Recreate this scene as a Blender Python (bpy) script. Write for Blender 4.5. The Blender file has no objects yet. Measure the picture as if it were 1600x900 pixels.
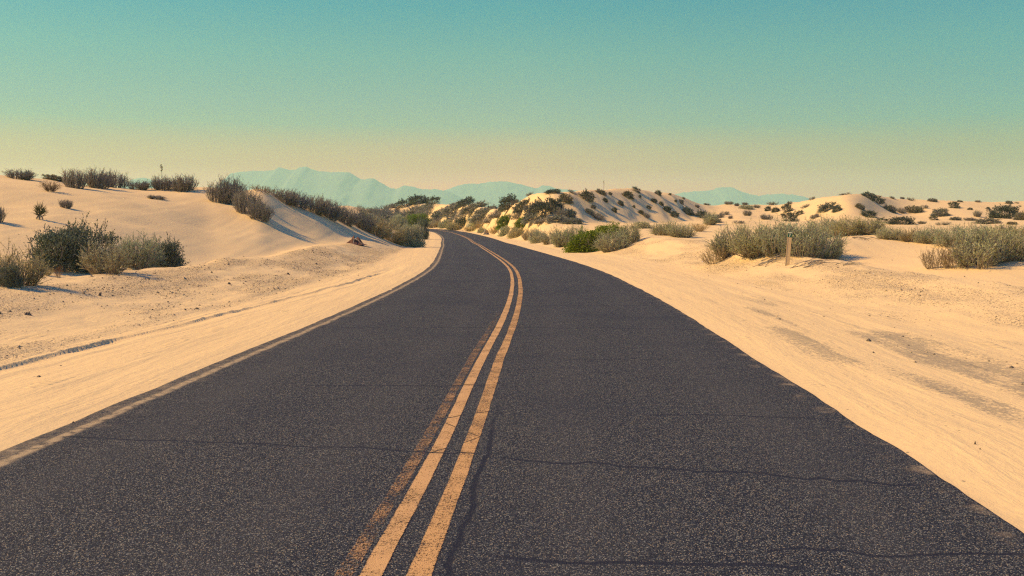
import bpy, math, random
import numpy as np
from mathutils import Vector, Euler

scene = bpy.context.scene
COL = scene.collection
R = math.radians

# ------------------------------------------------------------------ camera
EYE = 1.75
F = 1400.0                       # focal length in pixels of a 1600 px wide frame
PITCH = math.atan(96 / F)
cam_d = bpy.data.cameras.new('camera')
cam_d.sensor_width = 36.0
cam_d.lens = 36.0 * F / 1600
cam_d.clip_start = 0.1
cam_d.clip_end = 60000
cam = bpy.data.objects.new('camera', cam_d)
COL.objects.link(cam)
cam.location = (0, 0, EYE)
cam.rotation_euler = (math.pi / 2 - PITCH, 0, 0)
scene.camera = cam

# ------------------------------------------------------------------ light
SUN_EL = R(40)
SUN_AZ = R(-90)                  # clockwise from +Y (the way the camera looks): to the left
SUN_STRENGTH = 4.1
SUN_COLOR = (1.0, 0.65, 0.24)
SKY_STRENGTH = 0.10
EXPOSURE = 0.68

sun_d = bpy.data.lights.new('sun', 'SUN')
sun_d.energy = SUN_STRENGTH
sun_d.color = SUN_COLOR
sun_d.angle = R(0.5)
sun = bpy.data.objects.new('sun', sun_d)
COL.objects.link(sun)
to_sun = Vector((math.sin(SUN_AZ) * math.cos(SUN_EL), math.cos(SUN_AZ) * math.cos(SUN_EL), math.sin(SUN_EL)))
sun.rotation_euler = to_sun.to_track_quat('Z', 'Y').to_euler()
sun.location = (-60, 40, 60)


class NT:
    """tiny helper to write node trees"""
    def __init__(self, tree):
        self.t = tree

    def n(self, typ, ins=None, **attrs):
        nd = self.t.nodes.new(typ)
        for k, v in attrs.items():
            setattr(nd, k, v)
        for k, v in (ins or {}).items():
            self.put(nd.inputs[k], v)
        return nd

    def put(self, sock, v):
        if isinstance(v, bpy.types.NodeSocket):
            self.t.links.new(v, sock)
        elif isinstance(v, bpy.types.Node):
            self.t.links.new(v.outputs[0], sock)
        else:
            if sock.type == 'RGBA' and hasattr(v, '__len__') and len(v) == 3:
                v = (*v, 1.0)
            sock.default_value = v

    def math(self, op, a, b=0.0, c=0.0):
        nd = self.n('ShaderNodeMath', operation=op)
        self.put(nd.inputs[0], a)
        self.put(nd.inputs[1], b)
        self.put(nd.inputs[2], c)
        return nd.outputs[0]

    def mix(self, f, a, b, blend='MIX'):
        nd = self.n('ShaderNodeMix', data_type='RGBA', blend_type=blend)
        self.put(nd.inputs[0], f)
        self.put(nd.inputs[6], a)
        self.put(nd.inputs[7], b)
        return nd.outputs[2]

    def ramp(self, f, stops, mode='LINEAR'):
        nd = self.n('ShaderNodeValToRGB')
        cr = nd.color_ramp
        cr.interpolation = mode
        while len(cr.elements) > 1:
            cr.elements.remove(cr.elements[-1])
        for i, (p, c) in enumerate(stops):
            e = cr.elements[0] if i == 0 else cr.elements.new(p)
            e.position = p
            c = (c, c, c) if isinstance(c, (int, float)) else c
            e.color = (*c[:3], 1)
        self.put(nd.inputs[0], f)
        return nd.outputs[0]

    def smooth(self, v, a, b, lo=0.0, hi=1.0):
        nd = self.n('ShaderNodeMapRange', interpolation_type='SMOOTHSTEP')
        for i, x in enumerate((v, a, b, lo, hi)):
            self.put(nd.inputs[i], x)
        return nd.outputs[0]

    def noise(self, vec, scale, detail=3.0, rough=0.55, dim='3D'):
        nd = self.n('ShaderNodeTexNoise', noise_dimensions=dim)
        if vec is not None:
            self.put(nd.inputs['W' if dim == '1D' else 'Vector'], vec)
        nd.inputs['Scale'].default_value = scale
        nd.inputs['Detail'].default_value = detail
        nd.inputs['Roughness'].default_value = rough
        return nd.outputs[0]

    def attr(self, name):
        return self.n('ShaderNodeAttribute', attribute_name=name).outputs['Fac']


world = bpy.data.worlds.new('World')
scene.world = world
world.use_nodes = True
w = NT(world.node_tree)
bg = world.node_tree.nodes['Background']
sky = w.n('ShaderNodeTexSky', sky_type='NISHITA', sun_disc=False, sun_elevation=SUN_EL, sun_rotation=SUN_AZ)
sky.air_density = 1.0
sky.dust_density = 0.4
tc = w.n('ShaderNodeTexCoord')
sep = w.n('ShaderNodeSeparateXYZ', {0: tc.outputs['Generated']})
SKY_TINT = [(-0.02, (0.586, 0.095, 0.018)), (0.03, (0.586, 0.095, 0.018)), (0.048, (0.523, 0.097, 0.020)), (0.063, (0.350, 0.084, 0.020)), (0.087, (0.267, 0.114, 0.052)), (0.110, (0.143, 0.140, 0.089)),
            (0.1306, (0.124, 0.151, 0.105)), (0.1826, (0.081, 0.178, 0.124)), (0.234, (0.020, 0.177, 0.145)), (0.34, (0.024, 0.160, 0.200)), (0.50, (0.008, 0.124, 0.320)), (1.0, (0.004, 0.120, 0.400))]
pos = w.n('ShaderNodeMapRange', {0: sep.outputs[2], 1: -0.05, 2: 1.0, 3: 0.0, 4: 1.0}).outputs[0]
tint = w.ramp(pos, [((p + 0.05) / 1.05, c) for p, c in SKY_TINT])
graded = w.mix(1.0, sky.outputs[0], tint, 'MULTIPLY')
# towards the sun the real sky's glow is held back a little, away from it the blue deepens
toward = w.math('MULTIPLY', w.math('ADD', sep.outputs[0], 1.0), 0.5)
glow = w.ramp(toward, [(0.10, (.50, .60, .65)), (0.26, (.55, .66, .69)), (0.5, (.75, .75, .75)), (0.75, (.34, .66, .74)), (1.0, (.30, .64, .74))])
w.put(bg.inputs[0], w.mix(1.0, w.mix(1.0, graded, (4.5, 4.5, 4.5), 'MULTIPLY'), glow, 'MULTIPLY'))
bg.inputs[1].default_value = SKY_STRENGTH

scene.view_settings.view_transform = 'Standard'
scene.view_settings.look = 'None'
scene.view_settings.exposure = EXPOSURE
scene.view_settings.gamma = 1.0
scene.render.engine = 'CYCLES'
scene.cycles.use_denoising = False
scene.cycles.filter_width = 1.25
scene.cycles.max_bounces = 5
scene.cycles.diffuse_bounces = 3
scene.cycles.transparent_max_bounces = 12
scene.cycles.volume_bounces = 3
scene.cycles.sample_clamp_indirect = 4.0

# ------------------------------------------------------------------ small maths
rng = np.random.default_rng(7)


def sstep(x, a, b):
    t = np.clip((np.asarray(x, float) - a) / (b - a), 0, 1)
    return t * t * (3 - 2 * t)


def _hash(ix, iy, seed):
    h = (ix.astype(np.int64) * 374761393 + iy.astype(np.int64) * 668265263 + seed * 974711) & 0x7fffffff
    h = ((h ^ (h >> 13)) * 1274126177) & 0x7fffffff
    return ((h ^ (h >> 16)) & 0xffff) / 65535.0


def vnoise(x, y, seed=0):
    x = np.asarray(x, float)
    y = np.asarray(y, float)
    ix, iy = np.floor(x), np.floor(y)
    fx, fy = x - ix, y - iy
    fx = fx * fx * fx * (fx * (fx * 6 - 15) + 10)
    fy = fy * fy * fy * (fy * (fy * 6 - 15) + 10)
    a, b = _hash(ix, iy, seed), _hash(ix + 1, iy, seed)
    c, d = _hash(ix, iy + 1, seed), _hash(ix + 1, iy + 1, seed)
    return ((a * (1 - fx) + b * fx) * (1 - fy) + (c * (1 - fx) + d * fx) * fy) * 2 - 1


def fbm(x, y, seed=0, octaves=4):
    s, a = 0, 1.0
    x = np.asarray(x, float)
    y = np.asarray(y, float)
    for i in range(octaves):
        s = s + a * vnoise(x + 17.3 * i, y - 9.1 * i, seed + i)
        x, y = (x * 0.8 - y * 0.6) * 2.03, (x * 0.6 + y * 0.8) * 2.03
        a *= 0.5
    return s


def pchip_slopes(X, Y):
    """monotone slopes, knots along the last axis"""
    h = np.diff(X, axis=-1)
    m = np.diff(Y, axis=-1) / h
    s = np.zeros_like(Y)
    w1 = 2 * h[..., 1:] + h[..., :-1]
    w2 = h[..., 1:] + 2 * h[..., :-1]
    ok = m[..., 1:] * m[..., :-1] > 0
    with np.errstate(divide='ignore', invalid='ignore'):
        hm = (w1 + w2) / (w1 / m[..., :-1] + w2 / m[..., 1:])
    s[..., 1:-1] = np.where(ok, hm, 0)
    s[..., 0] = m[..., 0]
    s[..., -1] = 0
    return s


def pchip1(xk, yk, x):
    xk, yk = np.asarray(xk, float), np.asarray(yk, float)
    s = pchip_slopes(xk[None], yk[None])[0]
    x = np.clip(x, xk[0], xk[-1])
    i = np.clip(np.searchsorted(xk, x) - 1, 0, len(xk) - 2)
    h = xk[i + 1] - xk[i]
    t = (x - xk[i]) / h
    return (yk[i] * (1 + 2 * t) * (1 - t) ** 2 + s[i] * h * t * (1 - t) ** 2 +
            yk[i + 1] * t * t * (3 - 2 * t) + s[i + 1] * h * t * t * (t - 1))


# ------------------------------------------------------------------ the road's course
CENTRE = [(-1.9, -16), (-1.3, -8), (-0.78, 0), (-0.57, 4.5), (-0.45, 6.7), (-0.34, 10), (-0.05, 16.8), (0.12, 25), (-0.02, 37), (-0.37, 44), (-0.95, 53),
          (-2.0, 68), (-3.1, 84), (-4.0, 95), (-5.7, 118), (-7.2, 135), (-10.2, 165), (-14.5, 200), (-21.0, 230), (-30, 249), (-46, 264), (-70, 271), (-110, 275), (-160, 276)]
HALF = 3.45


def course():
    p = np.array(CENTRE, float)
    ch = np.r_[0, np.cumsum(np.hypot(*np.diff(p, axis=0).T))]
    s = np.arange(0, ch[-1], 0.25)
    out = []
    for k in range(2):
        h = np.diff(ch)
        m = np.gradient(p[:, k], ch)
        i = np.clip(np.searchsorted(ch, s) - 1, 0, len(ch) - 2)
        t = (s - ch[i]) / h[i]
        out.append(p[i, k] * (1 + 2 * t) * (1 - t) ** 2 + m[i] * h[i] * t * (1 - t) ** 2 +
                   p[i + 1, k] * t * t * (3 - 2 * t) + m[i + 1] * h[i] * t * t * (t - 1))
    q = np.stack(out, 1)
    ker = np.ones(13) / 13
    qs = q.copy()
    for k in range(2):
        qs[:, k] = np.convolve(np.pad(q[:, k], 6, mode='edge'), ker, 'valid')
    d = np.gradient(qs, axis=0)
    d /= np.hypot(d[:, 0], d[:, 1])[:, None]
    return qs[6:-6], d[6:-6]


RC, RT = course()
RS = np.r_[0, np.cumsum(np.hypot(*np.diff(RC, axis=0).T))]
RN = np.stack([RT[:, 1], -RT[:, 0]], 1)              # to the right of travel


def road_z(y):
    return pchip1([-50, 92, 120, 165, 200, 232, 262, 320], [0, 0, 0.12, 0.36, 0.6, 1.02, 1.25, 1.3], np.asarray(y, float))


def road_coords(x, y):
    """signed offset to the right of the centre line, and distance along it"""
    x, y = np.asarray(x, float).ravel(), np.asarray(y, float).ravel()
    step = 4
    c, t, s = RC[::step], RT[::step], RS[::step]
    e = np.empty_like(x)
    al = np.empty_like(x)
    for a in range(0, len(x), 60000):
        xs, ys = x[a:a + 60000], y[a:a + 60000]
        d2 = (xs[:, None] - c[None, :, 0]) ** 2 + (ys[:, None] - c[None, :, 1]) ** 2
        i = d2.argmin(1)
        dx, dy = xs - c[i, 0], ys - c[i, 1]
        al[a:a + 60000] = s[i] + dx * t[i, 0] + dy * t[i, 1]
        e[a:a + 60000] = dx * t[i, 1] - dy * t[i, 0]
        dist = np.sqrt(d2[np.arange(len(i)), i])
        e[a:a + 60000] = np.where(np.abs(e[a:a + 60000]) < dist * 0.7, np.sign(e[a:a + 60000]) * dist, e[a:a + 60000])
    return e, al


# ------------------------------------------------------------------ the dunes
# per direction (tangent of the bearing, written as (px - 800) / F): distance and height of foot, flank, crest, trough, far foot, far crest
def zc(py, d):
    return EYE + (354 - py) * d / F


COLS = [
    (-500, (16, .12), (32, 2.0), (60, 5.4), (90, 4.0), (150, 3.5), (200, 5.0)),
    (-200, (18, .12), (32, 2.0), (60, 5.2), (90, 3.8), (150, 3.5), (200, 5.0)),
    (0, (22, .12), (32, 1.85), (60, zc(280, 60)), (85, 3.8), (150, 3.5), (200, 5.0)),
    (80, (23, .12), (34, 1.9), (60, zc(286, 60)), (85, 3.6), (150, 3.5), (200, 5.0)),
    (160, (25, .12), (37, 1.95), (60, zc(293, 60)), (85, 3.2), (150, 3.3), (200, 4.6)),
    (250, (29, .12), (41, 1.75), (62, zc(297, 62)), (85, 3.0), (170, 3), (240, 4.5)),
    (330, (33, .14), (45, 1.5), (64, zc(296, 64)), (85, 2.8), (200, 3), (300, 5)),
    (370, (35, .16), (46, 1.4), (63, zc(303, 63)), (85, 2.6), (215, 3), (305, 5)),
    (410, (38, .2), (47, 1.3), (64, zc(298, 64)), (85, 2.4), (230, 3), (310, 5)),
    (450, (41, .25), (51, 1.25), (67, zc(315, 67)), (90, 2.0), (250, 3), (310, zc(330, 310))),
    (500, (46, .3), (56, 1.1), (71, zc(329, 71)), (94, 1.8), (262, 2.6), (310, zc(326, 310))),
    (540, (51, .32), (62, .95), (76, zc(338, 76)), (98, 1.5), (270, 2.5), (310, zc(321, 310))),
    (575, (55, .3), (66, .85), (80, zc(345, 80)), (102, 1.3), (278, 2.4), (316, zc(327, 316))),
    (610, (58, .3), (70, .65), (84, zc(352, 84)), (104, 1.1), (285, 2.2), (320, zc(324, 320))),
    (650, (64, .08), (76, .35), (90, .7), (110, .7), (285, 2.2), (320, zc(318, 320))),
    (690, (68, 0), (80, 0), (90, 0), (150, .3), (255, 2.0), (295, zc(321, 295))),
    (712, (69, 0), (86, 0), (108, .1), (165, .4), (228, 1.9), (264, zc(321, 264))),
    (730, (70, 0), (90, 0), (118, .2), (160, .5), (205, 1.9), (236, zc(320, 236))),
    (750, (70, 0), (90, 0), (118, .3), (142, .7), (172, 1.9), (202, zc(318, 202))),
    (766, (68, 0), (90, .05), (114, .4), (130, .9), (150, 2.0), (176, zc(313, 176))),
    (785, (65, 0), (88, .1), (108, .6), (119, 1.2), (133, 2.1), (156, zc(309, 156))),
    (805, (60, 0), (84, .2), (100, .8), (111, 1.5), (120, 2.2), (138, zc(305, 138))),
    (835, (55, 0), (78, .35), (95, 1.2), (106, 1.7), (112, 2.3), (126, zc(303, 126))),
    (885, (50, 0), (72, .45), (88, 1.3), (101, 1.8), (110, 2.3), (123, zc(301, 123))),
    (940, (46, .05), (66, .75), (82, 1.4), (99, 1.8), (116, 2.3), (136, zc(298, 136))),
    (1000, (42, .1), (62, .95), (78, 1.4), (97, 1.8), (125, 2.4), (148, zc(298, 148))),
    (1040, (41, .15), (58, .85), (76, 1.3), (97, 1.8), (132, 2.4), (157, zc(301, 157))),
    (1080, (40, .2), (55, .7), (75, 1.2), (98, 1.8), (140, 2.5), (164, zc(314, 164))),
    (1108, (38, .2), (54, .7), (75, 1.2), (98, 1.8), (146, 2.7), (170, zc(325, 170))),
    (1140, (35, .2), (50, .7), (72, 1.2), (98, 1.9), (135, 2.7), (185, zc(319, 185))),
    (1190, (32, .2), (45, .7), (70, 1.2), (100, 1.9), (138, 2.7), (190, zc(321, 190))),
    (1240, (31, .18), (44, .8), (66, 1.3), (96, 2.0), (135, 2.6), (170, zc(316, 170))),
    (1280, (30, .15), (44, .85), (65, 1.3), (95, 2.0), (128, 2.6), (155, zc(308, 155))),
    (1335, (27, .10), (46, 1.12), (65, 1.6), (95, 2.1), (124, 2.7), (147, zc(301, 147))),
    (1370, (26, .10), (47, 1.12), (65, 1.6), (95, 2.1), (134, 2.8), (163, zc(307, 163))),
    (1410, (26, .10), (47, 1.1), (65, 1.6), (95, 2.1), (142, 2.8), (175, zc(312, 175))),
    (1500, (26, .15), (46, 1.0), (65, 1.5), (95, 2.2), (135, 2.9), (175, zc(315, 175))),
    (1600, (27, .25), (45, .95), (65, 1.5), (95, 2.2), (140, 2.9), (180, zc(316, 180))),
    (1900, (28, .3), (45, .95), (65, 1.5), (95, 2.2), (140, 2.9), (185, zc(315, 185))),
    (2400, (28, .3), (45, .95), (65, 1.5), (95, 2.2), (140, 2.9), (185, 6.0)),
]
CT = np.array([(c[0] - 800) / F for c in COLS])
CD = np.array([[k[0] for k in c[1:]] for c in COLS], float)
CZ = np.array([[k[1] for k in c[1:]] for c in COLS], float)
_t = np.linspace(CT[0], CT[-1], 1601)


def _blur(a, n=9):
    return np.convolve(np.pad(a, n // 2, mode='edge'), np.ones(n) / n, 'valid')


TD = np.stack([_blur(np.interp(_t, CT, CD[:, k]), 13 if k < 3 else 25) for k in range(6)], 1)
TZ = np.stack([_blur(pchip1(CT, CZ[:, k], _t), 9 if k < 3 else 21) for k in range(6)], 1)
TD = np.concatenate([TD[:, :1] * 0.55, TD, TD[:, 5:6] + 70, np.full((len(_t), 1), 900.0), np.full((len(_t), 1), 20000.0)], 1)
TZ = np.concatenate([TZ[:, :1] * 0 + 0.0, TZ, TZ[:, 5:6] * 0.45, np.full((len(_t), 1), 0.6), np.zeros((len(_t), 1))], 1)
TS = pchip_slopes(TD, TZ)

BERM_L = ([-30, 0, 20, 30, 48, 60, 75, 95], [8.6, 8.2, 7.6, 6.5, 5.3, 4.8, 4.2, 3.6], [.45, .45, .47, .48, .5, .3, .12, .05])
BERM_R = ([-30, 5, 20, 24, 32, 40, 50, 62, 75], [9.0, 8.5, 7.4, 7.1, 6.5, 6.9, 7.4, 6.5, 5], [.34, .34, .34, .36, .40, .26, .42, .12, .03])


def ground_z(x, y, extra=None, pressed=True):
    x, y = np.asarray(x, float), np.asarray(y, float)
    shp = x.shape
    x, y = x.ravel(), y.ravel()
    e = np.full_like(x, 1e3)
    s = np.zeros_like(x)
    near = (y > -25) & (y < 330) & (x > -200) & (x < 80)
    if near.any():
        e[near], s[near] = road_coords(x[near], y[near])
    wd = np.abs(e) - HALF
    # dunes
    yy = np.maximum(y, 1.0)
    t = np.clip(x / yy, _t[0], _t[-1])
    ti = (t - _t[0]) / (_t[1] - _t[0])
    i0 = np.clip(np.floor(ti).astype(int), 0, len(_t) - 2)
    fr = (ti - i0)[:, None]
    D = TD[i0] * (1 - fr) + TD[i0 + 1] * fr
    Z = TZ[i0] * (1 - fr) + TZ[i0 + 1] * fr
    S = TS[i0] * (1 - fr) + TS[i0 + 1] * fr
    k = np.clip((yy[:, None] >= D).sum(1) - 1, 0, D.shape[1] - 2)
    ar = np.arange(len(x))
    d0, d1 = D[ar, k], D[ar, k + 1]
    h = d1 - d0
    u = np.clip((yy - d0) / h, 0, 1)
    dune = (Z[ar, k] * (1 + 2 * u) * (1 - u) ** 2 + S[ar, k] * h * u * (1 - u) ** 2 +
            Z[ar, k + 1] * u * u * (3 - 2 * u) + S[ar, k + 1] * h * u * u * (u - 1))
    dune = np.where(y < 1.0, dune * sstep(y, -40, 1), dune)
    far = sstep(y, 300, 700)
    rough = sstep(np.hypot(x, y), 18, 40)
    hum = fbm(x / 9.0, y / 9.0, 3, 3) * 0.16 + fbm(x / 2.6, y / 2.6, 5, 2) * 0.045
    bumpy = sstep(dune, 0.2, 2.0)
    dune = dune + rough * bumpy * hum * (1 + 0.9 * sstep(y, 90, 130)) * (1 - far)
    # ridges added to the slip face right of the bend, shaped for slanting shade
    fu = (y - D[:, 5]) / np.maximum(D[:, 6] - D[:, 5], 1)
    shade_ridges = sstep(fu, .0, .25) * (1 - sstep(fu, .55, .95)) * sstep(t, 0.03, .07) * (1 - sstep(t, .2, .23))
    qq = (x + 0.16 * (y - 130)) / 3.6 + 0.35 * vnoise(x / 7.0, y / 7.0, 43)
    saw = qq - np.floor(qq)
    saw = np.where(saw < .62, saw / .62, (1 - saw) / .38)
    dune = dune + shade_ridges * (saw * (.32 + .25 * vnoise(x / 4.0, y / 9.0, 47)) + vnoise(x / 1.9, y / 6.0, 41) * 0.12)
    # the drift in the right hollow leans towards the sun
    dune = dune + .75 * np.exp(-(((x - 21) / 6.5) ** 2 + ((y - 37) / 9) ** 2))
    dune = dune + far * (fbm(x / 260.0, y / 260.0, 9, 3) * 2.2 + 1.0) * (1 - sstep(y, 5000, 8000))
    # shrub mounds beside the road on the right
    for mx, my, mr, mh in ((10.2, 35.5, 2.6, .55), (12.6, 37.0, 3.0, .45), (14.6, 28.6, 3.4, .25), (19, 30, 3.5, .35), (17.2, 42, 4.5, .3)):
        dune = dune + mh * np.exp(-(((x - mx) / mr) ** 2 + ((y - my) / (mr * .8)) ** 2))
    # ploughed gravel banks along both shoulders
    left = e < 0
    bw = np.where(left, np.interp(y, BERM_L[0], BERM_L[1]), np.interp(y, BERM_R[0], BERM_R[1]))
    bh = np.where(left, np.interp(y, BERM_L[0], BERM_L[2]), np.interp(y, BERM_R[0], BERM_R[2]))
    wob = fbm(s / 7.0, s * 0 + np.where(left, 3.3, 8.8), 21, 3)
    bw = bw + wob * 0.35
    bh = bh * (1 + 0.18 * fbm(s / 4.0, s * 0 + np.where(left, 1.3, 5.8), 25, 2))
    start = np.where(left, 2.5, 3.4)
    prof = np.where(wd < bw, sstep(wd, start, bw) ** 1.15, 1 - sstep(wd, bw, bw + np.where(left, 2.0, 1.5)))
    berm = bh * prof
    grav = sstep(wd, start, start + 0.8) * (1 - sstep(wd, bw + 0.1, bw + 0.9)) * sstep(bh, .06, .2)
    lump = fbm(x / .55, y / .55, 33, 3)
    berm = berm + grav * lump * 0.022
    # a low heap on the left bank
    g = np.exp(-(((x + 10.05) / .55) ** 2 + ((y - 31.0) / .8) ** 2))
    berm = berm + 0.16 * g
    # tyre rut pressed along the left shoulder
    lipw = np.interp(y, [-10, 11, 19, 26, 40], [2.75, 2.5, 2.25, 1.75, 1.4])
    rut_on = left * (1 - sstep(y, 30, 44))
    q = wd - lipw
    rut = rut_on * -0.07 * np.exp(-(q / .24) ** 2) if pressed else 0 * q
    # soft drift and lengthwise wheel grooves on the shoulders
    gro = (vnoise(wd * 3.1, s / 9.0, 51) * 0.012 + vnoise(wd * 7.0, s / 5.0, 52) * 0.006 + fbm(x / 1.4, y / 1.4, 53, 2) * 0.01) * sstep(wd, 0.1, 0.7)
    edge_h = -0.012 + 0.014 * fbm(s / 1.7, e * 0 + np.sign(e) * 4, 61, 3) + 0.02 * sstep(wd, .2, 1.0)
    shoulder = np.where(wd > 0, edge_h, -0.012) - 0.10 * (1 - sstep(wd, -0.30, -0.12))
    blend = sstep(wd, 2.0, 7.0)
    rz = road_z(y)
    z = rz * (1 - blend) + shoulder + np.where(wd > 0, (berm + rut + gro), 0) + blend * dune
    if extra is not None:
        extra['e'] = e
        extra['s'] = s
        extra['wd'] = wd
        extra['lip'] = q * rut_on + (1 - rut_on) * 50
        extra['gravel'] = np.clip(grav * (0.66 + 1.0 * fbm(wd / .9, s / 3.2, 71, 4)) * np.where(left, 1.0, .6), 0, 1)
        st = sstep(wd, .5, 1.3) * (1 - sstep(wd, 2.6, 4.0)) * (~left) * sstep(y, 6, 9) * (1 - sstep(y, 18, 25))
        extra['streak'] = np.clip(st * sstep(fbm(wd * 2.6 + 0.3 * vnoise(s / 3, s * 0, 5), s / 4.0, 83, 5), -.75, .55), 0, 1)
        extra['dune'] = bumpy * blend
    return z.reshape(shp)


# ------------------------------------------------------------------ object helpers
def tag(o, label=None, cat=None, group=None, kind=None):
    for k, v in (('label', label), ('category', cat), ('group', group), ('kind', kind)):
        if v:
            o[k] = v
    return o


def mesh_from(name, V, Fc, mats, smooth=False, midx=None):
    V = np.asarray(V, np.float32)
    Fc = np.asarray(Fc, np.int32)
    me = bpy.data.meshes.new(name)
    me.vertices.add(len(V))
    me.vertices.foreach_set('co', V.ravel())
    n, k = Fc.shape
    me.loops.add(n * k)
    me.loops.foreach_set('vertex_index', Fc.ravel())
    me.polygons.add(n)
    me.polygons.foreach_set('loop_start', np.arange(0, n * k, k, dtype=np.int32))
    me.polygons.foreach_set('loop_total', np.full(n, k, np.int32))
    for m in (mats if isinstance(mats, (list, tuple)) else [mats]):
        me.materials.append(m)
    if midx is not None:
        me.polygons.foreach_set('material_index', np.asarray(midx, np.int32))
    me.polygons.foreach_set('use_smooth', np.full(n, bool(smooth)))
    me.update(calc_edges=True)
    return me


def link(name, me, parent=None, loc=None):
    o = bpy.data.objects.new(name, me)
    COL.objects.link(o)
    if parent:
        o.parent = parent
    if loc is not None:
        o.location = loc
    return o


def add_attr(me, name, arr):
    a = me.attributes.new(name, 'FLOAT', 'POINT')
    a.data.foreach_set('value', np.asarray(arr, np.float32).ravel())


def new_mat(name):
    m = bpy.data.materials.new(name)
    m.use_nodes = True
    m.node_tree.nodes.clear()
    t = NT(m.node_tree)
    out = t.n('ShaderNodeOutputMaterial')
    return m, t, out


def simple_mat(name, col, rough=0.8, var=0.25, scale=6.0, spec=0.2, bump=0.0):
    m, t, out = new_mat(name)
    ob = t.n('ShaderNodeTexCoord').outputs['Object']
    f = t.noise(ob, scale, 4)
    c = t.mix(f, tuple(v * (1 - var) for v in col), tuple(min(1, v * (1 + var)) for v in col))
    b = t.n('ShaderNodeBsdfPrincipled', {'Base Color': c, 'Roughness': rough, 'Specular IOR Level': spec})
    if bump:
        t.put(b.inputs['Normal'], t.n('ShaderNodeBump', {'Height': t.noise(ob, scale * 4, 5), 'Strength': bump, 'Distance': 0.02}).outputs[0])
    t.put(out.inputs[0], b)
    return m


# ------------------------------------------------------------------ ground
SAND = (0.78, 0.590, 0.310)


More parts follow.
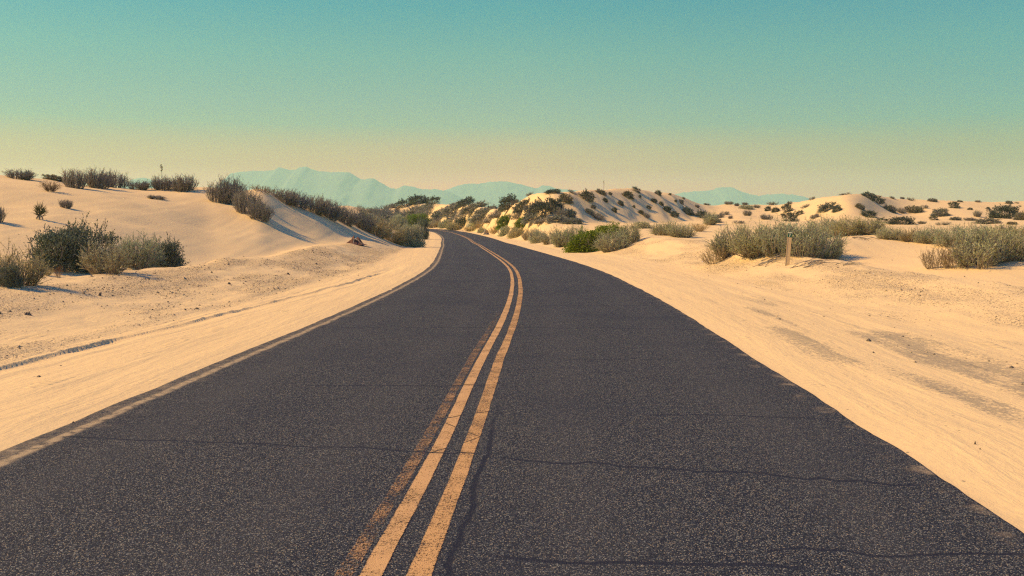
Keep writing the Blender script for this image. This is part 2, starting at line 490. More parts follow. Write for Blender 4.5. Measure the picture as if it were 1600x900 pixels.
def ground_material():
    m, t, out = new_mat('sand')
    p = t.n('ShaderNodeNewGeometry').outputs['Position']
    grav, streak, dune, s, wd = (t.attr(k) for k in ('gravel', 'streak', 'dune', 's', 'wd'))
    big = t.noise(p, 0.35, 4)
    fine = t.noise(p, 9.0, 5, 0.65)
    sand = t.mix(big, (SAND[0] * .94, SAND[1] * .92, SAND[2] * .90), (SAND[0] * 1.05, SAND[1] * 1.05, SAND[2] * 1.05))
    sand = t.mix(t.math('MULTIPLY', fine, 0.35), sand, (0.56, 0.41, 0.24))
    # pebbles on the banks: two sizes of stone, each with its own grey
    v1 = t.n('ShaderNodeTexVoronoi', {'Vector': p, 'Scale': 22.0})
    v2 = t.n('ShaderNodeTexVoronoi', {'Vector': p, 'Scale': 55.0})
    def stones(v, lo, hi):
        ch = t.n('ShaderNodeSeparateColor', {0: v.outputs['Color']})
        pick = t.math('LESS_THAN', ch.outputs[0], t.math('MULTIPLY', grav, hi))
        return t.math('MULTIPLY', pick, t.smooth(v.outputs['Distance'], lo, lo * .55)), ch.outputs[1]
    s1, k1 = stones(v1, .48, .55)
    s2, k2 = stones(v2, .55, .72)
    stone_c = t.ramp(k1, [(0, (.08, .075, .075)), (.55, (.20, .17, .135)), (1, (.42, .34, .24))])
    col = t.mix(t.math('MULTIPLY', grav, .10), sand, (.50, .385, .25))
    col = t.mix(s2, col, t.ramp(k2, [(0, (.10, .095, .09)), (1, (.38, .31, .22))]))
    col = t.mix(s1, col, stone_c)
    # streaks of grey grit blown along the right shoulder
    gr = t.math('ADD', t.math('MULTIPLY', t.noise(p, 24.0, 4, .75), .7), t.math('MULTIPLY', t.noise(p, 5.0, 4, .7), .3))
    stq = t.math('MULTIPLY', t.smooth(t.math('ADD', gr, t.math('MULTIPLY', streak, .22)), .60, .70), t.smooth(streak, 0.0, .3))
    col = t.mix(t.math('MULTIPLY', stq, .66), col, (.22, .195, .15))
    # scattered dark grit and small crumbs everywhere on the shoulders
    v3 = t.n('ShaderNodeTexVoronoi', {'Vector': p, 'Scale': 13.0})
    ch3 = t.n('ShaderNodeSeparateColor', {0: v3.outputs['Color']})
    crumb = t.math('MULTIPLY', t.math('LESS_THAN', ch3.outputs[0], t.math('MULTIPLY', t.smooth(t.noise(p, .6, 3), .42, .7), .14)), t.smooth(v3.outputs['Distance'], .22, .12))
    crumb = t.math('MULTIPLY', crumb, t.math('SUBTRACT', 1.0, dune))
    col = t.mix(t.math('MULTIPLY', crumb, .8), col, (.16, .135, .11))
    rough = .95
    # relief
    rip_v = t.n('ShaderNodeMapping', {'Vector': p, 'Rotation': (0, 0, R(35)), 'Scale': (1, 1, 1)}).outputs[0]
    wave = t.n('ShaderNodeTexWave', {'Vector': rip_v, 'Scale': 2.6, 'Distortion': 5.0, 'Detail': 2.0, 'Detail Scale': 1.3}, wave_type='BANDS').outputs['Fac']
    ripple = t.math('MULTIPLY', t.math('MULTIPLY', wave, dune), .014)
    flat = t.math('MULTIPLY', t.smooth(wd, 5.5, 3.5), t.smooth(wd, .05, .4))
    sw = t.n('ShaderNodeCombineXYZ', {0: t.math('MULTIPLY', wd, 5.0), 1: t.math('MULTIPLY', s, .55), 2: 0.0}).outputs[0]
    groove = t.math('MULTIPLY', t.math('MULTIPLY', t.noise(sw, 1.0, 4, .6), flat), .035)
    sw2 = t.n('ShaderNodeCombineXYZ', {0: t.math('MULTIPLY', wd, 1.6), 1: t.math('MULTIPLY', s, .8), 2: 3.0}).outputs[0]
    lane = t.smooth(t.math('ABSOLUTE', t.math('SUBTRACT', t.math('MODULO', t.math('ADD', wd, t.math('MULTIPLY', t.noise(s, .12, 2, .5, '1D'), .5)), 1.15), .5)), .16, .10)
    scuff = t.math('MULTIPLY', t.math('MULTIPLY', t.smooth(t.noise(sw2, 1.0, 3), .52, .62), lane), flat)
    ribs = t.math('SINE', t.math('ADD', t.math('MULTIPLY', s, 46.0), t.math('MULTIPLY', wd, 22.0)))
    scuff = t.math('MULTIPLY', t.math('MULTIPLY', scuff, t.smooth(ribs, -.3, .5)), .022)
    h = t.math('ADD', t.math('MULTIPLY', fine, .016), ripple)
    h = t.math('ADD', h, t.math('ADD', groove, scuff))
    h = t.math('ADD', h, t.math('MULTIPLY', t.math('ADD', s1, t.math('MULTIPLY', s2, .5)), .02))
    h = t.math('ADD', h, t.math('MULTIPLY', t.noise(p, 60.0, 3, .7), .0035))
    h = t.math('ADD', h, t.math('MULTIPLY', t.math('MULTIPLY', t.noise(p, 5.0, 5, .65), grav), .03))
    bump = t.n('ShaderNodeBump', {'Height': h, 'Strength': .8, 'Distance': 1.0}).outputs[0]
    b = t.n('ShaderNodeBsdfPrincipled', {'Base Color': col, 'Roughness': rough, 'Specular IOR Level': .15, 'Normal': bump})
    t.put(out.inputs[0], b)
    return m


def axis(lo, hi, step, g, mid, far, g2=0.08):
    """evenly spaced between lo and hi, then ever wider"""
    a = list(np.arange(lo, hi, step))
    x, d = a[-1], step
    while x < far:
        d = d * (1 + (g if x < mid else g2))
        x += d
        a.append(x)
    return a


def build_ground():
    xr = axis(0, 17, .12, .02, 300, 10000)
    xs = np.array([-v for v in xr[:0:-1]] + xr)
    yf = axis(2.5, 40, .12, .012, 340, 10000)
    yb, y, d = [], 2.5, .12
    while y > -9000:
        d *= 1.12
        y -= d
        yb.append(y)
    ys = np.array(yb[::-1] + yf)
    X, Y = np.meshgrid(xs, ys)
    ex = {}
    Z = ground_z(X, Y, ex)
    nx, ny = len(xs), len(ys)
    idx = np.arange(nx * ny).reshape(ny, nx)
    Fc = np.stack([idx[:-1, :-1], idx[:-1, 1:], idx[1:, 1:], idx[1:, :-1]], -1).reshape(-1, 4)
    me = mesh_from('ground', np.stack([X.ravel(), Y.ravel(), Z.ravel()], 1), Fc, ground_material(), smooth=True)
    for k in ('gravel', 'streak', 'dune', 's', 'wd'):
        add_attr(me, k, ex[k])
    return tag(link('ground', me), kind='structure')


build_ground()


def build_track():
    """tyre track pressed along the left shoulder: floor, ribbed wall, squeezed-up lip"""
    y = np.arange(1.0, 36.0, .028)
    sy = np.interp(y, RC[:1200, 1], RS[:1200])
    lipw = np.interp(y, [-10, 11, 19, 26, 40], [2.75, 2.5, 2.25, 1.75, 1.4])
    cx = np.interp(sy, RS, RC[:, 0])
    n = RN[np.clip(np.searchsorted(RS, sy), 0, len(RS) - 1)]
    q = np.r_[-.5, -.42, np.linspace(-.34, .34, 35), .42, .5]
    Q, S = np.meshgrid(q, sy)
    E = -(HALF + lipw[:, None] + Q)
    X = cx[:, None] + E * n[:, None, 0]
    Y = y[:, None] + E * n[:, None, 1]
    ex = {}
    Z = ground_z(X, Y, ex, pressed=False)
    wave = S + Q * .35
    rib = (np.sin(wave * 2 * np.pi / .115) > -.15) * 1.0
    amt = np.clip(.68 + .25 * vnoise(S / 2.1, S * 0, 77) + .25 * vnoise(S / .4, S * 0, 78), .5, 1.15)
    wall = sstep(Q, .0 - .06 * rib, .07 - .06 * rib)
    prof = -.022 * (1 - wall) * sstep(Q, -.38, -.12) + wall * .042 * np.exp(-((Q - .05) / .075) ** 2)
    prof = prof - .012 * rib * sstep(Q, -.22, -.16) * (1 - sstep(Q, -.02, .04))
    prof = prof + .008 * fbm(X / .12, Y / .12, 13, 3) * np.exp(-((Q - .1) / .12) ** 2)
    fade = sstep(Y, 1.0, 2.0) * (1 - sstep(Y, 31, 35.5))
    hem = sstep(np.abs(Q), .5, .4)
    Z = Z + prof * amt * fade * (1 - .15 * sstep(Y, 13, 20)) + .006 * hem - .012 * (1 - hem) - .03 * (1 - fade)
    idx = np.arange(X.size).reshape(X.shape)
    Fc = np.stack([idx[:-1, :-1], idx[1:, :-1], idx[1:, 1:], idx[:-1, 1:]], -1).reshape(-1, 4)
    me = mesh_from('tyre_track', np.stack([X, Y, Z], -1).reshape(-1, 3), Fc, bpy.data.materials['sand'], smooth=True)
    for k in ('gravel', 'streak', 'dune', 's', 'wd'):
        add_attr(me, k, ex[k])
    tag(link('tyre_track', me), kind='structure')


build_track()


# ------------------------------------------------------------------ road
def asphalt_colour(t, u, v):
    p = t.n('ShaderNodeCombineXYZ', {0: u, 1: v}).outputs[0]
    vo = t.n('ShaderNodeTexVoronoi', {'Vector': p, 'Scale': 145.0}, voronoi_dimensions='2D')
    ch = t.n('ShaderNodeSeparateColor', {0: vo.outputs['Color']})
    stone = t.ramp(ch.outputs[0], [(0, (.008, .011, .022)), (.42, (.016, .021, .036)), (.62, (.050, .056, .068)), (.78, (.084, .092, .098)), (.91, (.215, .22, .20)), (1, (.46, .44, .35))])
    stone = t.mix(.55, stone, t.mix(1.0, stone, t.ramp(ch.outputs[1], [(0, (.75, .95, 1.35)), (.5, (1, 1, 1)), (1, (1.5, 1.05, .65))]), 'MULTIPLY'))
    rim = t.smooth(vo.outputs['Distance'], .25, .62)
    col = t.mix(t.math('MULTIPLY', rim, .75), stone, (.010, .012, .025))
    lowf = t.noise(t.n('ShaderNodeMapping', {'Vector': p, 'Scale': (1, .22, 1)}).outputs[0], .8, 4, .6)
    col = t.mix(t.math('MULTIPLY', t.smooth(lowf, .40, .78), .20), col, (.062, .064, .068))
    # wheel paths worn a little paler, and uneven darker binder
    wheel = t.math('ADD', t.smooth(t.math('ABSOLUTE', t.math('SUBTRACT', t.math('ABSOLUTE', t.math('SUBTRACT', t.math('ABSOLUTE', u), 1.75)), .85)), .45, .05), 0.0)
    col = t.mix(t.math('MULTIPLY', wheel, .14), col, (.085, .085, .088))
    blot = t.noise(p, .33, 5, .62)
    col = t.mix(t.math('MULTIPLY', t.smooth(blot, .46, .70), .42), col, (.026, .030, .046))
    return p, col, vo, lowf


def road_material():
    m, t, out = new_mat('asphalt')
    u, v = t.attr('u'), t.attr('v')
    p, col, vo, lowf = asphalt_colour(t, u, v)
    # cracks that run across and along the road: (v at u=0, slope, wander, u from, u to, half width, seed)
    total = None
    for v0, sl, amp, u0, u1, hw, sd in CRACKS:
        nz = t.math('SUBTRACT', t.noise(t.math('ADD', t.math('MULTIPLY', u, 1.0), sd * 7.7), 1.1, 4, .6, '1D'), .5)
        d = t.math('SUBTRACT', v, t.math('ADD', t.math('MULTIPLY', u, sl), v0))
        d = t.math('ABSOLUTE', t.math('SUBTRACT', d, t.math('MULTIPLY', nz, amp)))
        k = t.math('MULTIPLY', t.smooth(d, hw, hw * .35), t.math('MULTIPLY', t.smooth(u, u0, u0 + .3), t.smooth(u, u1, u1 - .3)))
        total = k if total is None else t.math('MAXIMUM', total, k)
    for uc, amp, va, vb, hw, sd in SEAMS:
        nz = t.math('SUBTRACT', t.noise(t.math('ADD', v, sd * 5.1), 1.3, 4, .65, '1D'), .5)
        d = t.math('ABSOLUTE', t.math('SUBTRACT', t.math('SUBTRACT', u, uc), t.math('MULTIPLY', nz, amp)))
        k = t.math('MULTIPLY', t.smooth(d, hw, hw * .3), t.math('MULTIPLY', t.smooth(v, va, va + .6), t.smooth(v, vb, vb - 3.0)))
        total = t.math('MAXIMUM', total, k)
    col = t.mix(t.math('MULTIPLY', total, .85), col, (.012, .014, .030))
    # dust lying on the lower lift of asphalt along the left edge, and drifted sand
    jag = t.math('MULTIPLY', t.math('SUBTRACT', t.noise(v, .9, 5, .6, '1D'), .5), .10)
    ul = t.math('ADD', u, jag)
    strip = t.math('MULTIPLY', t.smooth(ul, -3.36, -3.30), t.smooth(ul, -3.19, -3.26))
    strip = t.math('MULTIPLY', strip, t.smooth(t.noise(p, 7.0, 5, .75), .34, .56))
    col = t.mix(t.math('MULTIPLY', strip, .80), col, (.44, .345, .22))
    outer = t.math('MULTIPLY', t.smooth(ul, -3.30, -3.36), t.smooth(t.noise(p, 14.0, 5, .75), .38, .62))
    col = t.mix(t.math('MULTIPLY', outer, .38), col, (.30, .245, .17))
    gritl = t.math('MULTIPLY', t.smooth(u, -2.9, -3.45), t.smooth(t.noise(p, 3.0, 6, .7), .5, .75))
    gritr = t.math('MULTIPLY', t.smooth(u, 3.18, 3.46), t.smooth(t.noise(p, 3.0, 6, .75), .50, .68))
    col = t.mix(t.math('MULTIPLY', t.math('MAXIMUM', gritl, gritr), .65), col, (.40, .31, .20))
    h = t.math('MULTIPLY', t.math('SUBTRACT', 1.0, vo.outputs['Distance']), .006)
    h = t.math('SUBTRACT', h, t.math('MULTIPLY', total, .006))
    bump = t.n('ShaderNodeBump', {'Height': h, 'Strength': .55, 'Distance': 1.0}).outputs[0]
    b = t.n('ShaderNodeBsdfPrincipled', {'Base Color': col, 'Roughness': .88, 'Specular IOR Level': .22, 'Normal': bump})
    t.put(out.inputs[0], b)
    return m


def s_at(y):
    return float(np.interp(y, RC[:1200, 1], RS[:1200]))


S0 = s_at(0.0)
# v is measured from the camera's foot
CRACKS = [(6.72, -.14, .22, -3.6, .3, 0.024, 1), (6.66, -.19, .35, .2, 3.4, 0.031, 2), (4.62, -.05, .20, .35, 2.2, 0.031, 3), (4.72, .02, .3, 1.75, 3.5, 0.024, 4),
          (9.6, .0, .25, -2.0, .25, 0.027, 5), (8.3, -.06, .25, 1.5, 3.4, 0.024, 6), (11.6, .02, .4, .8, 2.7, 0.027, 7), (15.2, .0, .5, -3.4, 3.4, 0.031, 8),
          (19.5, .03, .5, -1.0, 3.4, 0.034, 9), (26, .0, .7, -3.4, 3.4, 0.038, 10), (10.6, .35, .3, .1, .8, 0.022, 11), (6.95, 1.6, .2, .02, .30, 0.020, 12), (7.5, -1.4, .2, .02, .3, 0.020, 13),
          (8.1, .9, .3, .0, .5, 0.023, 14)]
SEAMS = [(.262, .10, 3.0, 9.6, .030, 1)]


def ribbon(us, ss, zoff, jitter=None):
    """strip of the road's surface: us across, ss along"""
    i = np.clip(np.searchsorted(RS, ss), 1, len(RS) - 1)
    f = ((ss - RS[i - 1]) / (RS[i] - RS[i - 1]))[:, None]
    c = RC[i - 1] * (1 - f) + RC[i] * f
    n = RN[i - 1] * (1 - f) + RN[i] * f
    U = np.repeat(us[None], len(ss), 0)
    if jitter is not None:
        U = U + jitter(U, ss[:, None])
    P = c[:, None, :] + U[..., None] * n[:, None, :]
    Z = road_z(P[..., 1]) + zoff(U, ss[:, None])
    V = np.concatenate([P, Z[..., None]], -1).reshape(-1, 3)
    idx = np.arange(len(V)).reshape(len(ss), len(us))
    Fc = np.stack([idx[:-1, :-1], idx[:-1, 1:], idx[1:, 1:], idx[1:, :-1]], -1).reshape(-1, 4)
    vv = np.repeat((ss - S0)[:, None], len(us), 1)
    return V, Fc, U.ravel(), vv.ravel()


def along(a, b):
    out, s = [], a
    while s < b:
        out.append(s)
        s += max(.06, min(1.0, .012 * max(s - S0, 0)))
    return np.array(out)


def crown(U):
    return 0.02 + 0.012 * (1 - (U / HALF) ** 2)


def build_road():
    us = np.r_[-3.47, -3.45, -3.42, -3.38, -3.34, -3.30, -3.25, np.linspace(-3.1, 3.1, 25), 3.25, 3.34, 3.39, 3.43, 3.45, 3.47]
    ss = along(S0 - 10, RS[-1] - 2)

    def jit(U, s):
        k = sstep(np.abs(U), 3.2, 3.42)
        n = fbm(s / .8, U * 0 + np.sign(U) * 9, 91, 5) * .020 + fbm(s / 5.0, U * 0 + np.sign(U) * 5, 95, 2) * .008
        return k * n * np.where(U < 0, .8, 1.0) - .08 * sstep(-U, 3.1, 3.25)

    def zo(U, s):
        z = crown(np.clip(U, -HALF, HALF))
        return z - 0.10 * sstep(np.abs(U), 3.455, 3.47)
    zz = lambda U, s: zo(np.broadcast_to(us, U.shape), s) - 0.02 * sstep(-us, 3.24, 3.32)[None]
    V, Fc, u, v = ribbon(us, ss, zz, jit)
    me = mesh_from('road', V, Fc, road_material(), smooth=True)
    add_attr(me, 'u', u)
    add_attr(me, 'v', v)
    tag(link('road', me), kind='structure')


def line_material(name, wear, col, fade=None):
    m, t, out = new_mat(name)
    u, v = t.attr('u'), t.attr('v')
    k = t.attr('k')                                   # 0 at both borders of the line, 1 along its middle
    p, asp, vo, lowf = asphalt_colour(t, u, v)
    n1 = t.noise(p, 48.0, 4, .7)
    n2 = t.noise(p, 3.5, 5, .7)
    n = t.math('ADD', t.math('MULTIPLY', n1, .6), t.math('MULTIPLY', n2, .4))
    n = t.math('ADD', n, t.math('MULTIPLY', t.smooth(k, .0, .22), .25))
    hole = t.math('SUBTRACT', vo.outputs['Distance'], .5)
    n = t.math('SUBTRACT', n, t.math('MULTIPLY', hole, .22))
    if fade:
        n = t.math('SUBTRACT', n, t.smooth(v, fade[0], fade[1], 0, .4))
    cover = t.smooth(n, wear - .05, wear + .05)
    for v0, sl, amp, u0, u1, hw, sd in CRACKS:
        if u0 < .2 and u1 > .0 and v0 < 16:
            nz = t.math('SUBTRACT', t.noise(t.math('ADD', t.math('MULTIPLY', u, 1.0), sd * 7.7), 1.1, 4, .6, '1D'), .5)
            d = t.math('SUBTRACT', v, t.math('ADD', t.math('MULTIPLY', u, sl), v0))
            d = t.math('ABSOLUTE', t.math('SUBTRACT', d, t.math('MULTIPLY', nz, amp)))
            cover = t.math('MULTIPLY', cover, t.smooth(d, hw * .35, hw * .8))
    paint = t.mix(n2, tuple(c * .86 for c in col), tuple(c * 1.08 for c in col))
    b = t.n('ShaderNodeBsdfPrincipled', {'Base Color': paint, 'Roughness': .75, 'Specular IOR Level': .25})
    h = t.math('MULTIPLY', t.math('SUBTRACT', 1.0, vo.outputs['Distance']), .004)
    t.put(b.inputs['Normal'], t.n('ShaderNodeBump', {'Height': h, 'Strength': .5, 'Distance': 1.0}).outputs[0])
    tr = t.n('ShaderNodeBsdfTransparent')
    mx = t.n('ShaderNodeMixShader', {0: cover, 1: tr.outputs[0], 2: b.outputs[0]})
    t.put(out.inputs[0], mx)
    return m


def build_lines():
    for ua, ub, wear, col, zup, end, fade in (
            (-.180, -.055, .690, (.58, .355, .16), .004, RS[-1] - 3, None),
            (.050, .185, .725, (.57, .34, .145), .004, RS[-1] - 3, None),
            (-.305, -.195, .81, (.46, .27, .13), .004, S0 + 32, (12, 32))):
        us = np.linspace(ua, ub, 5)
        ss = along(S0 - 8, end)
        jit = lambda U, s: fbm(s / 1.2, U * 0 + np.round(U * 40), 97, 3) * .006
        V, Fc, u, v = ribbon(us, ss, lambda U, s: crown(U) + zup, jit)
        me = mesh_from('road_marking', V, Fc, line_material('yellow_paint', wear, col, fade), smooth=True)
        add_attr(me, 'u', u)
        add_attr(me, 'v', v)
        kk = np.repeat((1 - np.abs(np.linspace(-1, 1, 5)))[None], len(ss), 0)
        add_attr(me, 'k', kk)
        tag(link('road_marking', me), kind='structure')


build_road()
build_lines()


# ------------------------------------------------------------------ mountains, far off
def mountain(name, ridge, dist, depth, seed):
    pxs = np.array([r[0] for r in ridge], float)
    pys = np.array([r[1] for r in ridge], float)
    m, t, out = new_mat('bare_rock')
    p = t.n('ShaderNodeNewGeometry').outputs['Position']
    c = t.mix(t.noise(p, .004, 5, .6), (.17, .22, .19), (.19, .24, .20))
    t.put(out.inputs[0], t.n('ShaderNodeBsdfPrincipled', {'Base Color': c, 'Roughness': 1.0}))
    q = np.arange(pxs[0], pxs[-1] + .1, 1.0)
    top = pchip1(pxs, EYE + (354 - pys) * dist / F, q)
    rows = np.linspace(-1, 1, 41)
    X = (q - 800) / F * dist
    XX, RR = np.meshgrid(X, rows)
    YY = dist + RR * depth
    ridged = 1 - np.abs(fbm(XX / 420.0, YY / 520.0, seed, 5)) * 1.1
    f = np.clip(1 - np.abs(RR) ** 1.15, 0, 1)
    prof = top[None] * (f * (0.72 + 0.28 * ridged * (1 - f) + 0.28 * f))
    peak = prof.max(0)
    Z = prof * (top / np.maximum(peak, 1))[None] + fbm(XX / 60.0, YY / 60.0, seed + 5, 3) * 5 * np.clip(top / 80, 0, 1)[None]
    Z = np.where(np.abs(RR) > .999, -3, Z)
    idx = np.arange(XX.size).reshape(XX.shape)
    Fc = np.stack([idx[:-1, :-1], idx[:-1, 1:], idx[1:, 1:], idx[1:, :-1]], -1).reshape(-1, 4)
    me = mesh_from(name, np.stack([XX.ravel(), YY.ravel(), Z.ravel()], 1), Fc, m, smooth=True)
    tag(link(name, me), kind='structure')


mountain('mountain_range', [(175, 352), (195, 300), (208, 283), (225, 278), (240, 281), (255, 297), (290, 340), (330, 318), (350, 290), (364, 272), (380, 269), (405, 268), (430, 267), (438, 263), (446, 264), (458, 266), (463, 266), (470, 262),
                            (479, 262), (490, 266), (505, 269), (524, 269), (543, 269.5), (556, 276), (566, 281), (575, 280), (583, 279.5), (597, 287), (610, 293), (621, 296),
                            (633, 291), (645, 292), (660, 296), (672, 297), (680, 296), (695, 298), (725, 311), (760, 352)], 8400, 1300, 101)
mountain('mountain_range', [(640, 352), (665, 312), (685, 300), (700, 296), (715, 291), (728, 288), (752, 287), (775, 284), (790, 284), (806, 287), (828, 292), (840, 294),
                            (848, 290.5), (856, 291), (868, 295), (890, 297), (920, 301), (960, 308), (1010, 320), (1060, 350)], 9400, 1300, 131)
mountain('mountain_range', [(990, 352), (1030, 318), (1050, 305), (1070, 301), (1095, 299), (1112, 297.5), (1118, 294), (1130, 293), (1143, 293.5), (1150, 297), (1168, 303), (1182, 306),
                            (1200, 304), (1225, 303.5), (1245, 306), (1275, 315), (1320, 350)], 9800, 1300, 151)


# ------------------------------------------------------------------ haze
def build_haze():
    lo, hi = np.array([-11500, -11500, -8.0]), np.array([11500, 11500, 600.0])
    V = np.array([[(lo, hi)[i][0], (lo, hi)[j][1], (lo, hi)[k][2]] for k in (0, 1) for j in (0, 1) for i in (0, 1)])
    Fc = [(0, 2, 3, 1), (4, 5, 7, 6), (0, 1, 5, 4), (2, 6, 7, 3), (0, 4, 6, 2), (1, 3, 7, 5)]
    m, t, out = new_mat('haze')
    vol = t.n('ShaderNodeVolumePrincipled', {'Color': (.55, .99, .90), 'Density': HAZE_DENSITY, 'Anisotropy': 0.2})
    t.put(out.inputs['Volume'], vol)
    tag(link('haze', mesh_from('haze', V, Fc, m)), kind='stuff')


HAZE_DENSITY = 1.2e-4
build_haze()
#VEG
# ------------------------------------------------------------------ standing things on the ground
FWD = np.array([0, math.cos(PITCH), -math.sin(PITCH)])
UPV = np.array([0, math.sin(PITCH), math.cos(PITCH)])
_marks = {}


def profile_at(px):
    """ground along one bearing: distances, heights and where they show in the photograph"""
    key = round(px)
    if key not in _marks:
        d = np.concatenate([np.arange(4, 60, .15), np.arange(60, 420, .5)])
        x = (px - 800) / F * d * 1.0015
        z = ground_z(x, d)
        rel = np.stack([x, d, z - EYE], 1)
        f, u = rel @ FWD, rel @ UPV
        _marks[key] = (x, d, z, 450 - F * u / f, f)
    return _marks[key]


def spot(px, py, dmin=0):
    """the first ground seen at this place of the photograph (or the crest nearest below it)"""
    x, d, z, pyy, f = profile_at(px)
    ok = np.where((pyy <= py) & (d > dmin))[0]
    if len(ok):
        i = ok[0]
    else:
        m = np.where(d > dmin, pyy, 1e9)
        i = int(np.argmin(m))
    return np.array([x[i], d[i], z[i]]), f[i]


# ------------------------------------------------------------------ plant shapes (unit size: 1 wide, 1 tall)
def tubes(P, Rr, sides=3):
    """P (n,k,3) poly-lines, Rr (n,k) radii -> vertices and quads"""
    n, k, _ = P.shape
    T = np.gradient(P, axis=1)
    T /= np.linalg.norm(T, axis=2, keepdims=True) + 1e-9
    ref = np.where(np.abs(T[..., 2:3]) > .9, np.array([1.0, 0, 0]), np.array([0, 0, 1.0]))
    A = np.cross(T, ref)
    A /= np.linalg.norm(A, axis=2, keepdims=True) + 1e-9
    B = np.cross(T, A)
    ang = np.arange(sides) * 2 * np.pi / sides
    V = P[:, :, None] + Rr[:, :, None, None] * (np.cos(ang)[None, None, :, None] * A[:, :, None] + np.sin(ang)[None, None, :, None] * B[:, :, None])
    idx = np.arange(n * k * sides).reshape(n, k, sides)
    nx = np.roll(idx, -1, 2)
    Fc = np.stack([idx[:, :-1], nx[:, :-1], nx[:, 1:], idx[:, 1:]], -1).reshape(-1, 4)
    return V.reshape(-1, 3), Fc


def blades(P, D, L, W, r):
    """small pointed leaves: base P, direction D, length L, width W"""
    n = len(P)
    D = D / (np.linalg.norm(D, axis=1, keepdims=True) + 1e-9)
    S = np.cross(D, r.normal(size=(n, 3)))
    S /= np.linalg.norm(S, axis=1, keepdims=True) + 1e-9
    L = np.broadcast_to(L, n)[:, None]
    W = np.broadcast_to(W, n)[:, None]
    V = np.stack([P, P + D * L * .45 + S * W * .5, P + D * L, P + D * L * .45 - S * W * .5], 1)
    return V.reshape(-1, 3), np.arange(4 * n).reshape(n, 4)


def joinv(parts):
    Vs, Fs, o = [], [], 0
    for V, Fc in parts:
        Vs.append(V)
        Fs.append(Fc + o)
        o += len(V)
    return np.concatenate(Vs), np.concatenate(Fs)


def stalks(r, n, rb, tilt, h0, h1, k=5, curl=.35, lumps=0):
    """main stems that fan out of the crown of the root; tips lie under a dome"""
    az = r.uniform(0, 2 * np.pi, n)
    if lumps:
        az = r.choice(r.uniform(0, 2 * np.pi, lumps), n) + r.normal(0, .35, n)
    q = np.sqrt(r.uniform(0, 1, n)) * tilt
    hh = r.uniform(h0, h1, n) * np.cos(q * .75)
    rad = np.sin(q) * .5 / max(math.sin(tilt), .2) * r.uniform(.75, 1.0, n)
    base = np.stack([np.cos(az) * rb * np.sqrt(r.uniform(0, 1, n)), np.sin(az) * rb * np.sqrt(r.uniform(0, 1, n)), np.full(n, -.04)], 1)
    tip = np.stack([np.cos(az) * rad, np.sin(az) * rad, hh], 1)
    t = np.linspace(0, 1, k)[None, :, None]
    P = base[:, None] * (1 - t) + tip[:, None] * t
    bow = np.stack([np.cos(az), np.sin(az), np.zeros(n)], 1) * (rad * curl)[:, None]
    P = P + bow[:, None] * (t * (1 - t)) * 1.6
    P += np.cumsum(r.normal(0, .012, (n, k, 3)), 1) * (t > 0)
    return P


def twigs(r, P, per, l0, l1, k=4, up=.75, spread=.5, t0=.3):
    n = len(P)
    i = np.repeat(np.arange(n), per)
    t = r.uniform(t0, 1.0, n * per)
    f = t * (P.shape[1] - 1)
    a = np.clip(f.astype(int), 0, P.shape[1] - 2)
    fr = (f - a)[:, None]
    base = P[i, a] * (1 - fr) + P[i, a + 1] * fr
    d = P[i, a + 1] - P[i, a]
    d /= np.linalg.norm(d, axis=1, keepdims=True) + 1e-9
    d = d * (1 - up) + np.array([0, 0, 1.0]) * up + r.normal(0, spread, d.shape) * .6
    d /= np.linalg.norm(d, axis=1, keepdims=True) + 1e-9
    L = r.uniform(l0, l1, n * per)[:, None]
    tt = np.linspace(0, 1, k)[None, :, None]
    Q = base[:, None] + d[:, None] * L[:, None] * tt
    Q += np.cumsum(r.normal(0, .008, Q.shape), 1) * (tt > 0)
    return Q


def on_lines(r, Q, per, t0=.2):
    n = len(Q)
    i = np.repeat(np.arange(n), per)
    t = r.uniform(t0, 1.0, n * per)
    f = t * (Q.shape[1] - 1)
    a = np.clip(f.astype(int), 0, Q.shape[1] - 2)
    fr = (f - a)[:, None]
    p = Q[i, a] * (1 - fr) + Q[i, a + 1] * fr
    d = Q[i, a + 1] - Q[i, a]
    return p, d / (np.linalg.norm(d, axis=1, keepdims=True) + 1e-9)


def taper(n, k, a, b, r):
    return np.linspace(a, b, k)[None] * r.uniform(.7, 1.3, (n, 1))


def sh_broom(r, leafy=1.0, n=135):
    P = stalks(r, n, .26, 1.38, .40, .88, curl=.3, lumps=20)
    Q = twigs(r, P, 7, .08, .34, up=.5, spread=.65, t0=.12)
    wood = joinv([tubes(P, taper(n, 5, .008, .004, r)), tubes(Q, taper(len(Q), 4, .0042, .002, r))])
    p, d = on_lines(r, Q, max(1, int(9 * leafy)))
    d = d + r.normal(0, .45, d.shape)
    leaf = blades(p, d, r.uniform(.03, .065, len(p)), r.uniform(.006, .012, len(p)), r)
    return wood, leaf


def sh_twig(r):
    n = 80
    P = stalks(r, n, .30, 1.2, .42, .82, lumps=14, curl=.2)
    Q = twigs(r, P, 8, .12, .34, up=.6, spread=.55, t0=.1)
    Q2 = twigs(r, Q, 2, .05, .14, k=3, up=.4, spread=.6)
    wood = joinv([tubes(P, taper(n, 5, .012, .006, r)), tubes(Q, taper(len(Q), 4, .006, .003, r)), tubes(Q2, taper(len(Q2), 3, .0035, .002, r))])
    p, d = on_lines(r, Q, 4)
    leaf = blades(p, d + r.normal(0, .6, d.shape), r.uniform(.02, .045, len(p)), r.uniform(.006, .012, len(p)), r)
    return wood, leaf


